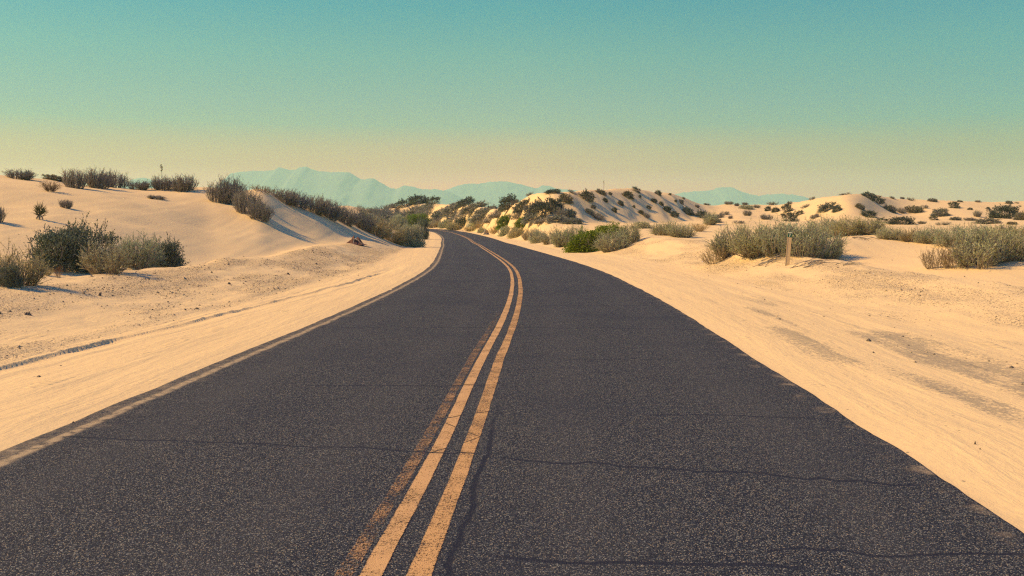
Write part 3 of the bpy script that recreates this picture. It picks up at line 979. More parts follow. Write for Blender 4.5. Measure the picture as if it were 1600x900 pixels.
def sh_dense(r, clumps=70, per=130, ll=.055, lw=.02, upw=.5):
    n = 40
    P = stalks(r, n, .2, 1.2, .5, .8)
    wood = tubes(P, taper(n, 5, .012, .004, r))
    az = r.uniform(0, 2 * np.pi, clumps)
    el = np.arcsin(r.uniform(-.08, 1.0, clumps) ** 1 * np.where(r.uniform(0, 1, clumps) < .3, .35, 1))
    rr = r.uniform(.62, 1.0, clumps)
    C = np.stack([np.cos(az) * np.cos(el) * .42 * rr, np.sin(az) * np.cos(el) * .42 * rr, .02 + np.sin(el) * .80 * rr], 1)
    i = np.repeat(np.arange(clumps), per)
    p = C[i] + r.normal(0, 1, (len(i), 3)) * np.array([.075, .075, .065])
    out = p - np.array([0, 0, .25])
    d = out / (np.linalg.norm(out, axis=1, keepdims=True) + 1e-9) * (1 - upw) + np.array([0, 0, 1.0]) * upw + r.normal(0, .45, p.shape)
    leaf = blades(p, d, r.uniform(ll * .6, ll * 1.3, len(p)), r.uniform(lw * .6, lw * 1.2, len(p)), r)
    # wispy shoots that break the outline
    S = twigs(r, stalks(r, 30, .25, 1.15, .6, .9), 3, .12, .28, up=.6, spread=.4, t0=.6)
    sp, sd = on_lines(r, S, 12)
    sl = blades(sp, sd + r.normal(0, .5, sd.shape), r.uniform(ll * .5, ll, len(sp)), r.uniform(lw * .5, lw, len(sp)), r)
    wood = joinv([wood, tubes(S, taper(len(S), 4, .004, .002, r))])
    return wood, joinv([leaf, sl])


def sh_far(r, per=34):
    return sh_dense(r, 60, per, .10, .042, .3)


def sh_grass(r, n=240, fan=.75):
    P = stalks(r, n, .14, fan, .5, 1.0, k=5, curl=.1)
    P[:, :, :2] *= (1 + .3 * np.linspace(0, 1, 5)[None, :, None] ** 2)
    wood = tubes(P[:40], taper(40, 5, .005, .0015, r))
    p, d = on_lines(r, P, 5, .1)
    leaf = blades(p, d + r.normal(0, .12, d.shape), r.uniform(.16, .3, len(p)), r.uniform(.008, .014, len(p)), r)
    return wood, leaf


def sh_yucca(r):
    n = 110
    az = r.uniform(0, 2 * np.pi, n)
    el = np.arcsin(r.uniform(.05, 1.0, n))
    D = np.stack([np.cos(az) * np.cos(el), np.sin(az) * np.cos(el), np.sin(el)], 1)
    base = np.stack([0 * az, 0 * az, r.uniform(.12, .42, n)], 1) + D * .03
    L = r.uniform(.38, .58, n)
    leaf = blades(base, D * np.array([.9, .9, 1.0]), L, r.uniform(.03, .045, n), r)
    sk = stalks(r, 40, .05, .5, -.02, .3)
    dn = np.stack([np.cos(az[:40]) * .22, np.sin(az[:40]) * .22, r.uniform(.02, .1, 40)], 1)
    t = np.linspace(0, 1, 3)[None, :, None]
    top = np.array([0, 0, .3])
    Pd = top * (1 - t) + dn[:, None] * t
    trunk = np.array([[[0, 0, -.1], [0.01, 0, .15], [0, .01, .42]]])
    return joinv([tubes(trunk, np.array([[.06, .05, .04]]), 6), tubes(Pd, taper(40, 3, .012, .004, r))]), leaf


def leaf_mat(name, c0, c1, rough=.75, trans=.18):
    m, t, out = new_mat(name)
    isl = t.n('ShaderNodeNewGeometry').outputs['Random Per Island']
    ob = t.n('ShaderNodeTexCoord').outputs['Object']
    f = t.math('ADD', t.math('MULTIPLY', isl, .65), t.math('MULTIPLY', t.noise(ob, 5.0, 3), .35))
    c = t.mix(f, c0, c1)
    each = t.n('ShaderNodeObjectInfo').outputs['Random']
    c = t.mix(1.0, c, t.ramp(each, [(0, (.80, .90, .95)), (.5, (1, 1, 1)), (1, (1.0, .90, .68))]), 'MULTIPLY')
    b = t.n('ShaderNodeBsdfPrincipled', {'Base Color': c, 'Roughness': rough, 'Specular IOR Level': .15})
    tr = t.n('ShaderNodeBsdfTranslucent', {'Color': c})
    t.put(out.inputs[0], t.n('ShaderNodeMixShader', {0: trans, 1: b.outputs[0], 2: tr.outputs[0]}).outputs[0])
    return m


M_WOOD = simple_mat('grey_twig', (.30, .26, .20), .9, .35, 20)
M_WOODPALE = simple_mat('pale_twig', (.30, .235, .15), .9, .3, 20)
M_WOODDARK = simple_mat('dark_twig', (.25, .23, .20), .9, .35, 20)
M_BROOM = leaf_mat('grey_green_leaf', (.31, .355, .21), (.62, .655, .37))
M_STRAW = leaf_mat('straw_blade', (.34, .26, .13), (.52, .40, .20))
M_SAGE = leaf_mat('dark_grey_leaf', (.048, .062, .058), (.30, .325, .21))
M_SILVER = leaf_mat('silver_leaf', (.32, .33, .22), (.62, .59, .37))
M_GREEN = leaf_mat('green_leaf', (.10, .165, .020), (.30, .385, .055), .6, .25)
M_DARK = leaf_mat('dark_leaf', (.070, .085, .075), (.17, .19, .14))
M_DULL = leaf_mat('dull_grey_leaf', (.15, .155, .135), (.32, .31, .23))
M_TWIGLEAF = leaf_mat('dry_leaf', (.30, .29, .21), (.54, .51, .34))
M_YUCCA = leaf_mat('yucca_blade', (.060, .075, .045), (.150, .160, .085), .5, .05)
M_RUST = leaf_mat('rust_blade', (.13, .055, .025), (.30, .135, .055))
M_BROWN = leaf_mat('brown_blade', (.060, .040, .026), (.130, .085, .050))

# kind: (object name, category, shape, number of different shapes, wood material, foliage material)
KINDS = {
    'broom': ('desert_shrub', 'shrub', lambda r: sh_broom(r), 4, M_WOOD, M_BROOM),
    'pale': ('desert_shrub', 'shrub', lambda r: sh_broom(r, 1.0, 95), 3, M_WOODPALE, M_SILVER),
    'thin': ('desert_shrub', 'shrub', lambda r: sh_broom(r, .45, 42), 2, M_WOODPALE, M_STRAW),
    'twig': ('dry_shrub', 'shrub', sh_twig, 4, M_WOODDARK, M_TWIGLEAF),
    'sage': ('desert_shrub', 'shrub', lambda r: sh_dense(r), 3, M_WOODDARK, M_SAGE),
    'silver': ('desert_shrub', 'shrub', lambda r: sh_dense(r), 3, M_WOOD, M_SILVER),
    'green': ('green_shrub', 'shrub', lambda r: sh_dense(r, 80, 120, .06, .03, .3), 3, M_WOODDARK, M_GREEN),
    'dark': ('desert_shrub', 'shrub', lambda r: sh_dense(r, int(r.integers(18, 60)), 40, .10, .04, .35), 7, M_WOODDARK, M_DARK),
    'dull': ('desert_shrub', 'shrub', lambda r: (sh_far, sh_twig, lambda q: sh_broom(q, .8, 60))[int(r.integers(3))](r), 8, M_WOODDARK, M_DULL),
    'grey': ('desert_shrub', 'shrub', sh_far, 3, M_WOOD, M_SILVER),
    'straw': ('grass_tuft', 'grass', lambda r: sh_grass(r), 3, M_WOODPALE, M_STRAW),
    'rust': ('grass_tuft', 'grass', lambda r: sh_grass(r, 70, 1.0), 2, M_WOODDARK, M_RUST),
    'brown': ('grass_tuft', 'grass', lambda r: sh_grass(r), 2, M_WOODDARK, M_BROWN),
    'yucca': ('yucca_plant', 'yucca', sh_yucca, 2, M_WOODDARK, M_YUCCA),
}
_shapes = {}


def shape(kind, i):
    if (kind, i) not in _shapes:
        name, cat, fn, n, mw, ml = KINDS[kind]
        r = np.random.default_rng(abs(sum(ord(c) * 31 ** q for q, c in enumerate(kind))) % 99991 + i)
        wood, leaf = fn(r)
        both = joinv([wood, leaf])
        mi = np.r_[np.zeros(len(wood[1]), int), np.ones(len(leaf[1]), int)]
        _shapes[kind, i] = (mesh_from('branchwork', *wood, mw), mesh_from('foliage', *leaf, ml), mesh_from(name, *both, [mw, ml], midx=mi))
    return _shapes[kind, i]


prng = random.Random(11)


def plant(kind, px, py, wpx, hpx, label, group, dmin=0, depth=None):
    name, cat, fn, n, mw, ml = KINDS[kind]
    p, f = spot(px, py, dmin)
    i = prng.randrange(n)
    sc = (wpx * f / F, (depth or prng.uniform(.75, 1.05)) * wpx * f / F, hpx * f / F)
    rot = prng.choice((0, math.pi)) + prng.uniform(-.3, .3)
    # lean with the slope it grows on
    q = max(.4, sc[0] * .45)
    zz = ground_z(np.array([p[0] - q, p[0] + q, p[0], p[0]]), np.array([p[1], p[1], p[1] - q, p[1] + q]))
    lean = 1.0 if kind in ('dark', 'dull', 'grey') else .55
    lim = lambda g: max(-.4, min(.4, g / (2 * q) * lean))
    nrm = Vector((-lim(zz[1] - zz[0]), -lim(zz[3] - zz[2]), 1)).normalized()
    turn = Vector((0, 0, 1)).rotation_difference(nrm).to_matrix() @ Euler((0, 0, rot)).to_matrix()
    loc = (p[0], p[1] + (0 if py > 330 else 0.0), p[2] - .03 * sc[2])
    bw, fl, one = shape(kind, i)
    if wpx >= 22 and hpx >= 14:
        o = bpy.data.objects.new(name, None)
        COL.objects.link(o)
        o.empty_display_size = .2
        link('branchwork', bw, o)
        link('foliage', fl, o)
    else:
        o = link(name, one)
    o.location = loc
    o.scale = sc
    o.rotation_euler = turn.to_euler()
    tag(o, label, cat, group)
    return o
G_LEFT, G_CREST, G_BELT = 'shrubs in the hollow of the left dune', 'dry shrubs along the left dune crest', 'shrub belt between the left dune and the bend'
G_FARL, G_ROW, G_MID = 'shrubs on the far dunes behind the bend', 'roadside shrubs right of the bend', 'shrubs on the dune right of the bend'
G_NEAR, G_FARR, G_FLAT = 'pale shrubs behind the right gravel bank', 'shrubs on the far right dunes', 'low plants on the flat before the far right dunes'
PLANTS = [
    # the left dune
    ('sage', 94, 419, 96, 74, 'left half of the large dark grey-green bush in the left hollow, before the yucca', G_LEFT),
    ('sage', 138, 421, 104, 86, 'largest darkest bush in the left hollow, behind the pale shrub with thin stems', G_LEFT),
    ('pale', 167, 428, 76, 64, 'pale straw-coloured shrub in front of the big dark bush, left of two green-grey ones', G_LEFT),
    ('broom', 214, 419, 70, 62, 'green-grey shrub with tall tips beside the big dark bush, right of the pale one', G_LEFT),
    ('sage', 250, 417, 72, 54, 'dark-based grey shrub at the right end of the hollow cluster', G_LEFT),
    ('brown', 274, 413, 20, 16, 'small brown dry tuft at the right foot of the hollow cluster', G_LEFT),
    ('pale', 26, 444, 90, 70, 'yellow-green feathery shrub cut by the left edge of the photo, on the gravel bank', G_LEFT),
    ('sage', 12, 447, 40, 42, 'dark low bush tucked under the yellow-green feathery shrub at the left edge', G_LEFT),
    ('rust', 91, 434, 15, 22, 'rust-red dry tuft on the sand in front of the big dark bush', G_LEFT),
    ('straw', 74, 431, 20, 13, 'tiny pale grass tuft just left of the rust-red tuft', G_LEFT),
    ('twig', -2, 347, 32, 34, 'half-seen twiggy shrub at the left edge of the photo, halfway up the dune', G_CREST),
    ('yucca', 65, 343, 25, 36, 'spiky yucca alone on the left dune slope above the big dark bush', None),
    ('brown', 84, 300, 30, 17, 'dark brown dry clump on the left slope just below the crest', G_CREST),
    ('twig', 106, 325, 22, 16, 'sparse grey twigs halfway up the left slope, right of the yucca', G_CREST),
    ('twig', 36, 280, 46, 20, 'leftmost low dry shrub on the left dune crest', G_CREST),
    ('dull', 92, 280, 38, 10, 'flat dark shrub on the left crest, between the leftmost shrub and the big thicket', G_CREST),
    ('twig', 122, 294, 44, 36, 'left end of the tall dry thicket on the left crest, over bare crooked stems', G_CREST),
    ('twig', 155, 294, 50, 36, 'tall dry bush forming the middle of the thicket on the left crest', G_CREST),
    ('twig', 186, 293, 44, 32, 'right end of the dry thicket on the left crest, above its shadow', G_CREST),
    ('twig', 220, 296, 40, 18, 'low dry shrub on the left crest, just right of the thicket', G_CREST),
    ('twig', 256, 297, 40, 26, 'dry shrub at the foot of the tall yucca stalk on the left crest', G_CREST),
    ('twig', 288, 298, 46, 30, 'broad dry shrub on the left crest, just right of the tall yucca stalk', G_CREST),
    ('twig', 247, 311, 32, 7, 'flat mat of fallen grey twigs on the sand below the yucca stalk', G_CREST),
    ('twig', 344, 316, 46, 42, 'grey dry bush at the top left of the big shadowed thicket', G_CREST),
    ('twig', 366, 318, 52, 50, 'tallest dark bush of the thicket where the left dune crest turns down', G_CREST),
    ('twig', 388, 333, 50, 44, 'dark bush in the middle of the thicket running down the left dune flank', G_CREST),
    ('twig', 408, 343, 46, 36, 'lowest dark bush of the first thicket, casting the long blue shadow', G_CREST),
    ('thin', 412, 300, 44, 13, 'thin pale stems on the bare sand crest between the two thickets', G_CREST),
    ('twig', 444, 315, 48, 26, 'first bush of the second thicket, right of the bare sand crest', G_CREST),
    ('twig', 466, 324, 46, 30, 'second bush down the second thicket on the left dune flank', G_CREST),
    ('twig', 490, 332, 48, 34, 'bush with tall upright twigs in the middle of the second thicket', G_CREST),
    ('twig', 514, 341, 46, 34, 'bush halfway between the tall upright twigs and the dark stump', G_CREST),
    ('twig', 538, 349, 48, 32, 'dry bush on the flank straight above the dark stump', G_CREST),
    ('twig', 562, 356, 46, 32, 'dry bush at the lower end of the second thicket, right above the stump', G_CREST),
    # belt at the inside of the bend
    ('pale', 588, 369, 46, 34, 'grey-green shrub at the left end of the belt inside the bend', G_BELT),
    ('pale', 610, 377, 44, 34, 'yellowish shrub in the middle of the belt inside the bend', G_BELT),
    ('silver', 630, 384, 34, 36, 'blue-grey rounded shrub in the belt, second from the road', G_BELT),
    ('silver', 647, 386, 34, 42, 'silvery round shrub nearest the road edge inside the bend', G_BELT),
    ('sage', 660, 374, 22, 40, 'very dark bush leaning over the road inside the bend', G_BELT),
    ('green', 644, 356, 34, 26, 'bright green bush behind the silvery round shrub inside the bend', G_BELT),
    ('green', 662, 353, 24, 22, 'small bright green bush at the top of the belt, next to the road', G_BELT),
    ('silver', 622, 360, 36, 28, 'grey bush with upright shoots behind the middle of the belt', G_BELT),
    ('pale', 598, 355, 44, 20, 'low pale bush at the back of the belt, above the stump', G_BELT),
    ('grey', 575, 345, 34, 14, 'low grey bush behind the second thicket, where the flank meets the far dunes', G_BELT),
    # far dunes beyond the bend
    ('rust', 562, 326, 8, 9, 'rust-orange tuft standing alone on the far skyline left of the bend', G_FARL),
    ('dull', 568, 331, 20, 8, 'dark low bush just under the rust-orange tuft on the skyline', G_FARL),
    ('dull', 583, 332, 16, 6, 'small bush right of the rust-orange tuft', G_FARL),
    ('dull', 610, 326, 22, 9, 'low bush on the skyline left of the large dark far thicket', G_FARL),
    ('dark', 634, 322, 30, 13, 'left sloping part of the large dark thicket on the far skyline', G_FARL),
    ('dark', 656, 318, 34, 15, 'highest part of the large dark thicket on the far skyline', G_FARL),
    ('dark', 678, 319, 26, 13, 'right end of the large dark thicket on the far skyline', G_FARL),
    ('dull', 597, 336, 34, 11, 'purple-grey bush below the skyline, left of the brown dry stalk', G_FARL),
    ('brown', 622, 335, 7, 13, 'brown upright dry stalk below the large dark far thicket', G_FARL),
    ('dull', 612, 342, 38, 12, 'grey bush under the brown dry stalk', G_FARL),
    ('dull', 644, 337, 40, 12, 'bush between the brown stalk and the bright sand patch, below the thicket', G_FARL),
    ('dull', 672, 332, 34, 9, 'bush at the foot of the right end of the dark far thicket', G_FARL),
    ('dull', 690, 338, 26, 9, 'bush on the sand between the two dark far thickets', G_FARL),
    ('dark', 729, 317, 32, 12, 'rounded dark bush on the far skyline, right of the large dark thicket', G_FARL),
    ('dull', 712, 331, 34, 10, 'low bush below the rounded dark skyline bush, to its left', G_FARL),
    ('dull', 740, 329, 36, 9, 'low bush below the rounded dark skyline bush, to its right', G_FARL),
    ('dull', 724, 341, 40, 11, 'wide grey bush under the rounded dark skyline bush', G_FARL),
    ('dull', 757, 338, 34, 11, 'wide dark bush under the sunlit dune end, left of the tall green far bush', G_FARL),
    ('dark', 702, 345, 6, 5, 'tiny dark tuft on the bright sand patch behind the bend', G_FARL),
    ('dull', 780, 337, 30, 9, 'dark bush at the foot of the sunlit dune end', G_FARL),
    ('dull', 770, 309, 18, 5, 'thin low bush on top of the sunlit dune end', G_FARL),
    # road side, right of the bend
    ('pale', 678, 355, 30, 13, 'grey-straw bush left in the row beyond the far turn of the road', G_ROW),
    ('grey', 699, 355, 26, 14, 'grey bush in the row beyond the far turn, second from its left end', G_ROW),
    ('dark', 722, 356, 28, 18, 'dark round bush in the row beyond the far turn of the road', G_ROW),
    ('grey', 708, 360, 22, 14, 'blue-grey bush at the road edge before the dark round bush', G_ROW),
    ('straw', 738, 361, 30, 12, 'straw-brown low growth right of the dark round bush at the far turn', G_ROW),
    ('straw', 752, 357, 20, 12, 'brownish dry grass behind the pale stump by the far turn', G_ROW),
    ('silver', 753, 364, 14, 12, 'small blue-grey bush beside the pale stump at the road edge', G_ROW),
    ('straw', 774, 365, 24, 13, 'orange-brown dry grass right of the pale stump', G_ROW),
    ('green', 792, 352, 34, 18, 'left one of two dark green bushes behind the roadside row', G_ROW),
    ('green', 818, 353, 32, 15, 'right one of two dark green bushes behind the roadside row', G_ROW),
    ('grey', 790, 367, 22, 15, 'purplish grey bush below the left dark green bush', G_ROW),
    ('silver', 808, 370, 30, 20, 'blue-grey rounded bush below the two dark green bushes', G_ROW),
    ('pale', 828, 374, 28, 22, 'yellowish bush right of the blue-grey rounded one', G_ROW),
    ('silver', 842, 379, 32, 26, 'blue-green shrub in the middle of the roadside row', G_ROW),
    ('pale', 860, 381, 30, 26, 'straw-green shrub in the middle of the roadside row, next to the blue-green one', G_ROW),
    ('broom', 880, 386, 40, 38, 'tall grey-green shrub in the roadside row, left of the bright green bush', G_ROW),
    ('broom', 900, 383, 40, 36, 'grey-green shrub touching the bright green bush on its left side', G_ROW),
    ('green', 916, 394, 66, 42, 'bright green bush sloping to the road, largest green one right of the bend', G_ROW),
    ('green', 952, 374, 56, 28, 'upper part of the bright green growth, behind the purple-grey shrub', G_ROW),
    ('broom', 958, 392, 56, 38, 'purple-grey spiky shrub right before the bright green bush', G_ROW),
    ('broom', 985, 380, 40, 34, 'grey shrub at the right end of the roadside row, above its shadow', G_ROW),
    ('grey', 1000, 357, 34, 12, 'low grey shrub behind the right end of the roadside row', G_ROW),
    ('broom', 1034, 368, 44, 26, 'left half of the rounded shrub on the sand hump, right of the row', G_ROW),
    ('broom', 1064, 371, 50, 28, 'right half of the rounded shrub on the sand hump, with its shadow', G_ROW),
    ('straw', 1091, 362, 28, 14, 'yellow dry growth right of the rounded shrub on the sand hump', G_ROW),
    ('broom', 1108, 352, 28, 24, 'grey shrub at the right foot of the dune with the long shadows', G_ROW),
    # the dune right of the bend
    ('dark', 797, 324, 34, 22, 'dark green-grey bush at the left end of the dune, on its shoulder', G_MID),
    ('dark', 815, 330, 30, 14, 'dark bush low on the left part of the dune, right of the shoulder bush', G_MID),
    ('dull', 836, 334, 34, 20, 'grey bush left of the largest dark bush on the dune', G_MID),
    ('dark', 854, 335, 44, 28, 'largest dark bush on the dune right of the bend', G_MID),
    ('dull', 874, 337, 26, 18, 'dark bush with a long shadow, right of the largest dark one on the dune', G_MID),
    ('dull', 888, 340, 20, 16, 'small bush at the dune foot right of the largest dark one', G_MID),
    ('dull', 834, 344, 40, 10, 'low brownish growth at the foot of the largest dark bush', G_MID),
    ('dull', 805, 306, 16, 8, 'leftmost small bush on the crest of the dune right of the bend', G_MID),
    ('dull', 828, 304, 15, 6, 'second small bush from the left on the dune crest', G_MID),
    ('dark', 864, 301, 26, 6, 'flat dark bush on the dune crest above the largest dark bush', G_MID),
    ('dull', 883, 316, 24, 13, 'round bush with a shadow just under the crest, above the largest dark bush', G_MID),
    ('dull', 897, 303, 24, 5, 'thin flat growth on the crest left of the dry stalk', G_MID),
    ('dark', 916, 312, 26, 14, 'near-black bush under the crest, left of the dry stalk', G_MID),
    ('dull', 938, 303, 18, 7, 'low grey bush at the foot of the dry stalk on the crest', G_MID),
    ('dark', 952, 305, 7, 5, 'small dark tuft on the crest just right of the dry stalk', G_MID),
    ('dark', 926, 327, 9, 6, 'small dark tuft below the near-black bush on the dune face', G_MID),
    ('dull', 920, 333, 16, 6, 'faint twiggy tuft low on the dune face below the near-black bush', G_MID),
    ('dark', 944, 315, 10, 6, 'tuft with a long slanting shadow, midway between stalk and crest bush', G_MID),
    ('dark', 968, 321, 11, 7, 'tuft with the broadest slanting shadow in the middle of the dune face', G_MID),
    ('dark', 980, 309, 20, 9, 'dark bush added under the crest to throw the widest shadow', G_MID),  # added for the crescent of shade cast by the dune's own undulations
    ('dark', 992, 299, 15, 7, 'dark bush on the crest line, right of the dry stalk', G_MID),
    ('dark', 998, 309, 6, 4, 'tiny tuft right below the crest bush', G_MID),
    ('dark', 989, 325, 5, 4, 'tiny tuft in the middle of the dune face, below the widest shadow', G_MID),
    ('dark', 1000, 335, 10, 6, 'tuft low on the dune face, above the grey roadside shrub', G_MID),
    ('dull', 1008, 339, 14, 7, 'low bush at the foot of the dune face, behind the roadside row', G_MID),
    ('dark', 1020, 317, 11, 6, 'left one of a pair of dark tufts on the right half of the dune face', G_MID),
    ('dark', 1031, 321, 9, 6, 'right one of a pair of dark tufts on the right half of the dune face', G_MID),
    ('dark', 1026, 304, 12, 7, 'bush on the right part of the crest, over a slanting shadow', G_MID),
    ('dark', 1045, 305, 5, 4, 'tiny tuft on the right end of the crest', G_MID),
    ('dark', 1040, 330, 14, 9, 'bush low on the right half of the dune face', G_MID),
    ('dark', 1054, 317, 5, 4, 'tiny tuft left of the small bush near the dune\'s right end', G_MID),
    ('dark', 1062, 318, 10, 6, 'small bush high near the right end of the dune', G_MID),
    ('dull', 1066, 311, 6, 4, 'tiny grey tuft on the falling skyline at the right end of the dune', G_MID),
    ('dark', 1072, 334, 22, 10, 'dark bush at the foot of the right end of the dune', G_MID),
    ('dull', 1087, 324, 9, 5, 'grey tuft on the falling end of the dune crest', G_MID),
    ('dark', 1096, 340, 26, 12, 'dark bush in the dip between the two dunes', G_MID),
    # pale broom behind the right gravel bank
    ('thin', 1118, 410, 40, 38, 'sparse straw-coloured shrub at the left end of the shrub mound, left of the post', G_NEAR),
    ('broom', 1146, 396, 62, 46, 'left part of the big grey-green mound shrub, behind the sparse straw one', G_NEAR),
    ('broom', 1182, 397, 66, 54, 'grey-green shrub on the mound just left of the marker post', G_NEAR),
    ('broom', 1216, 398, 68, 58, 'grey-green shrub straight behind the marker post', G_NEAR),
    ('broom', 1252, 400, 68, 58, 'grey-green shrub on the mound just right of the marker post', G_NEAR),
    ('broom', 1286, 404, 60, 50, 'right end of the grey-green mound shrub, over the dark shadow', G_NEAR),
    ('broom', 1236, 380, 80, 32, 'back of the grey-green mound shrub, seen above the marker post', G_NEAR),
    ('broom', 1286, 372, 54, 36, 'grey-green shrub at the back, left of the fallen grey branch', G_NEAR),
    ('broom', 1322, 368, 54, 32, 'grey-green shrub right behind the fallen grey branch', G_NEAR),
    ('broom', 1356, 366, 48, 28, 'green-grey shrub right above the end of the fallen grey branch', G_NEAR),
    ('broom', 1388, 374, 40, 22, 'low grey shrub with a dark base at the back of the sand hollow', G_NEAR),
    ('pale', 1424, 377, 46, 24, 'yellowish shrub at the back of the sand hollow', G_NEAR),
    ('broom', 1452, 380, 48, 28, 'grey shrub with pink stems at the back right of the sand hollow', G_NEAR),
    ('broom', 1486, 385, 54, 34, 'grey-green shrub behind the sparse straw stems right of the hollow', G_NEAR),
    ('thin', 1462, 420, 44, 44, 'sparse straw stems standing alone at the right rim of the sand hollow', G_NEAR),
    ('thin', 1492, 420, 44, 50, 'straw-coloured stems between the lone sparse ones and the big shrub', G_NEAR),
    ('broom', 1528, 418, 72, 66, 'largest grey-green shrub at the right, in front of the others there', G_NEAR),
    ('broom', 1566, 408, 62, 56, 'grey-green shrub to the right of the largest right-hand one', G_NEAR),
    ('broom', 1600, 406, 64, 52, 'grey-green shrub cut by the right edge of the photo', G_NEAR),
    ('broom', 1516, 378, 60, 30, 'back shrub above the left shoulder of the largest right-hand shrub', G_NEAR),
    ('broom', 1556, 374, 60, 26, 'back shrub above the right shoulder of the largest right-hand shrub', G_NEAR),
    ('broom', 1594, 374, 52, 24, 'back shrub by the right edge of the photo, under the far dark round bush', G_NEAR),
    # flat and far dunes at the right
    ('dull', 1103, 320, 12, 4, 'leftmost low bush on the far basin skyline between the two dunes', G_FARR),
    ('dull', 1137, 317, 16, 6, 'flat bush on the far basin skyline under the right mountains', G_FARR),
    ('dull', 1149, 322, 9, 6, 'small round bush just under the far basin skyline', G_FARR),
    ('dull', 1162, 318, 12, 5, 'low bush on the far basin skyline, right of the flat one', G_FARR),
    ('grey', 1164, 327, 24, 8, 'pale olive low bush in the far basin', G_FARR),
    ('dull', 1166, 337, 15, 11, 'grey upright bush in the basin below the pale olive one', G_FARR),
    ('dull', 1130, 336, 17, 8, 'grey bush at the left of the far basin', G_FARR),
    ('dull', 1140, 342, 9, 6, 'tiny bush low in the far basin, right of the grey one', G_FARR),
    ('dull', 1205, 320, 20, 7, 'wide low bush on the basin skyline left of the high right dune', G_FARR),
    ('dark', 1198, 330, 11, 9, 'left one of two small dark bushes on the low swell', G_FARR),
    ('dark', 1210, 331, 13, 8, 'right one of two small dark bushes on the low swell', G_FARR),
    ('dark', 1229, 331, 17, 14, 'dark bush on the low swell, right of the two small ones', G_FARR),
    ('dark', 1248, 336, 14, 8, 'small dark bush below the left flank of the high right dune', G_FARR),
    ('dark', 1232, 346, 28, 16, 'very dark bush with a shadow at the foot of the low swell, above the post', G_FARR),
    ('dull', 1196, 343, 22, 10, 'grey-green bush at the foot of the low swell, left of the very dark one', G_FARR),
    ('dull', 1232, 319, 9, 6, 'small bush on the skyline right of the wide low one', G_FARR),
    ('dull', 1266, 312, 11, 6, 'bush on the rising left skyline of the high right dune', G_FARR),
    ('dark', 1290, 327, 30, 11, 'dark sloping bush on the left flank of the high right dune', G_FARR),
    ('dark', 1306, 331, 16, 10, 'bush touching the dark sloping one on its right, in shadow', G_FARR),
    ('dull', 1318, 303, 20, 4, 'flat growth on the top of the high right dune', G_FARR),
    ('dull', 1272, 341, 16, 8, 'olive bush low before the high right dune', G_FARR),
    ('dark', 1353, 309, 22, 10, 'dark bush just right of the top of the high right dune', G_FARR),
    ('dark', 1366, 316, 26, 12, 'dark bush in the shaded right flank of the high right dune', G_FARR),
    ('dull', 1340, 326, 16, 8, 'grey bush in the middle of the high right dune\'s shaded face', G_FARR),
    ('dark', 1354, 339, 26, 11, 'dark bush at the foot of the shaded face of the high right dune', G_FARR),
    ('dull', 1390, 310, 10, 4, 'tiny bush on the skyline right of the high dune', G_FARR),
    ('dull', 1406, 311, 9, 4, 'second tiny bush on the skyline right of the high dune', G_FARR),
    ('dull', 1420, 313, 13, 6, 'third little bush on the skyline right of the high dune', G_FARR),
    ('dull', 1453, 315, 15, 6, 'small bush on the straight far skyline, midway to the right edge', G_FARR),
    ('dull', 1424, 332, 30, 12, 'blue-grey bush on the far face, left of the hooked one', G_FARR),
    ('dull', 1404, 333, 16, 9, 'small grey bush left of the blue-grey one on the far face', G_FARR),
    ('dull', 1466, 338, 28, 14, 'hooked grey bush on the far face, in its middle', G_FARR),
    ('dark', 1487, 325, 18, 11, 'slanting dark bush high on the far face, left of the tiny tufts', G_FARR),
    ('dull', 1496, 316, 9, 3, 'faint bush on the skyline above the slanting dark one', G_FARR),
    ('dull', 1524, 316, 10, 4, 'low bush on the skyline between the slanting dark bush and the round one', G_FARR),
    ('dark', 1512, 328, 8, 4, 'tiny tuft on the far face, right of the slanting dark bush', G_FARR),
    ('dull', 1523, 339, 14, 12, 'upright grey bush left of the dark round far bush', G_FARR),
    ('dark', 1540, 327, 6, 4, 'tiny dark tuft touching the upper left of the dark round far bush', G_FARR),
    ('dark', 1564, 341, 46, 24, 'large dark round bush on the far right dune, below the skyline', G_FARR),
    ('dull', 1594, 344, 24, 16, 'grey bush right of the large dark round far bush, at the photo edge', G_FARR),
    ('dull', 1572, 318, 11, 5, 'small bush on the skyline above the large dark round one', G_FARR),
    ('dull', 1584, 318, 8, 3, 'flat tuft on the skyline near the right edge of the photo', G_FARR),
    ('dark', 1406, 350, 44, 13, 'flat dark bush in the rubble before the far face, largest on the flat', G_FLAT),
    ('dark', 1375, 348, 20, 9, 'dark bush left of the largest flat one, before the high right dune', G_FLAT),
    ('dark', 1456, 344, 15, 6, 'small dark bush on the flat under the hooked grey bush', G_FLAT),
    ('dull', 1438, 350, 16, 6, 'brownish low growth on the flat, right of the largest flat bush', G_FLAT),
    ('dull', 1490, 344, 18, 6, 'left clump of the dark line of debris on the flat', G_FLAT),
    ('dull', 1512, 345, 22, 6, 'right clump of the dark line of debris on the flat', G_FLAT),
    ('dull', 1540, 349, 38, 9, 'wide grey bush on the flat under the large dark round bush', G_FLAT),
    ('dull', 1470, 352, 24, 7, 'brown low growth on the flat, right behind the yellowish shrub', G_FLAT),
    ('dull', 1578, 351, 16, 5, 'small dark clump on the flat near the right edge of the photo', G_FLAT),
    ('dull', 1116, 348, 22, 7, 'low grey bush on the flat, right of the dune with the long shadows', G_FLAT),
    ('dull', 1152, 349, 20, 6, 'low grey bush on the flat, behind the left part of the mound shrub', G_FLAT),
    # the dense scrub at the foot of the dunes
    ('dull', 766, 345, 34, 10, 'low scrub in the shaded dip left of the two dark green bushes', G_FARL),
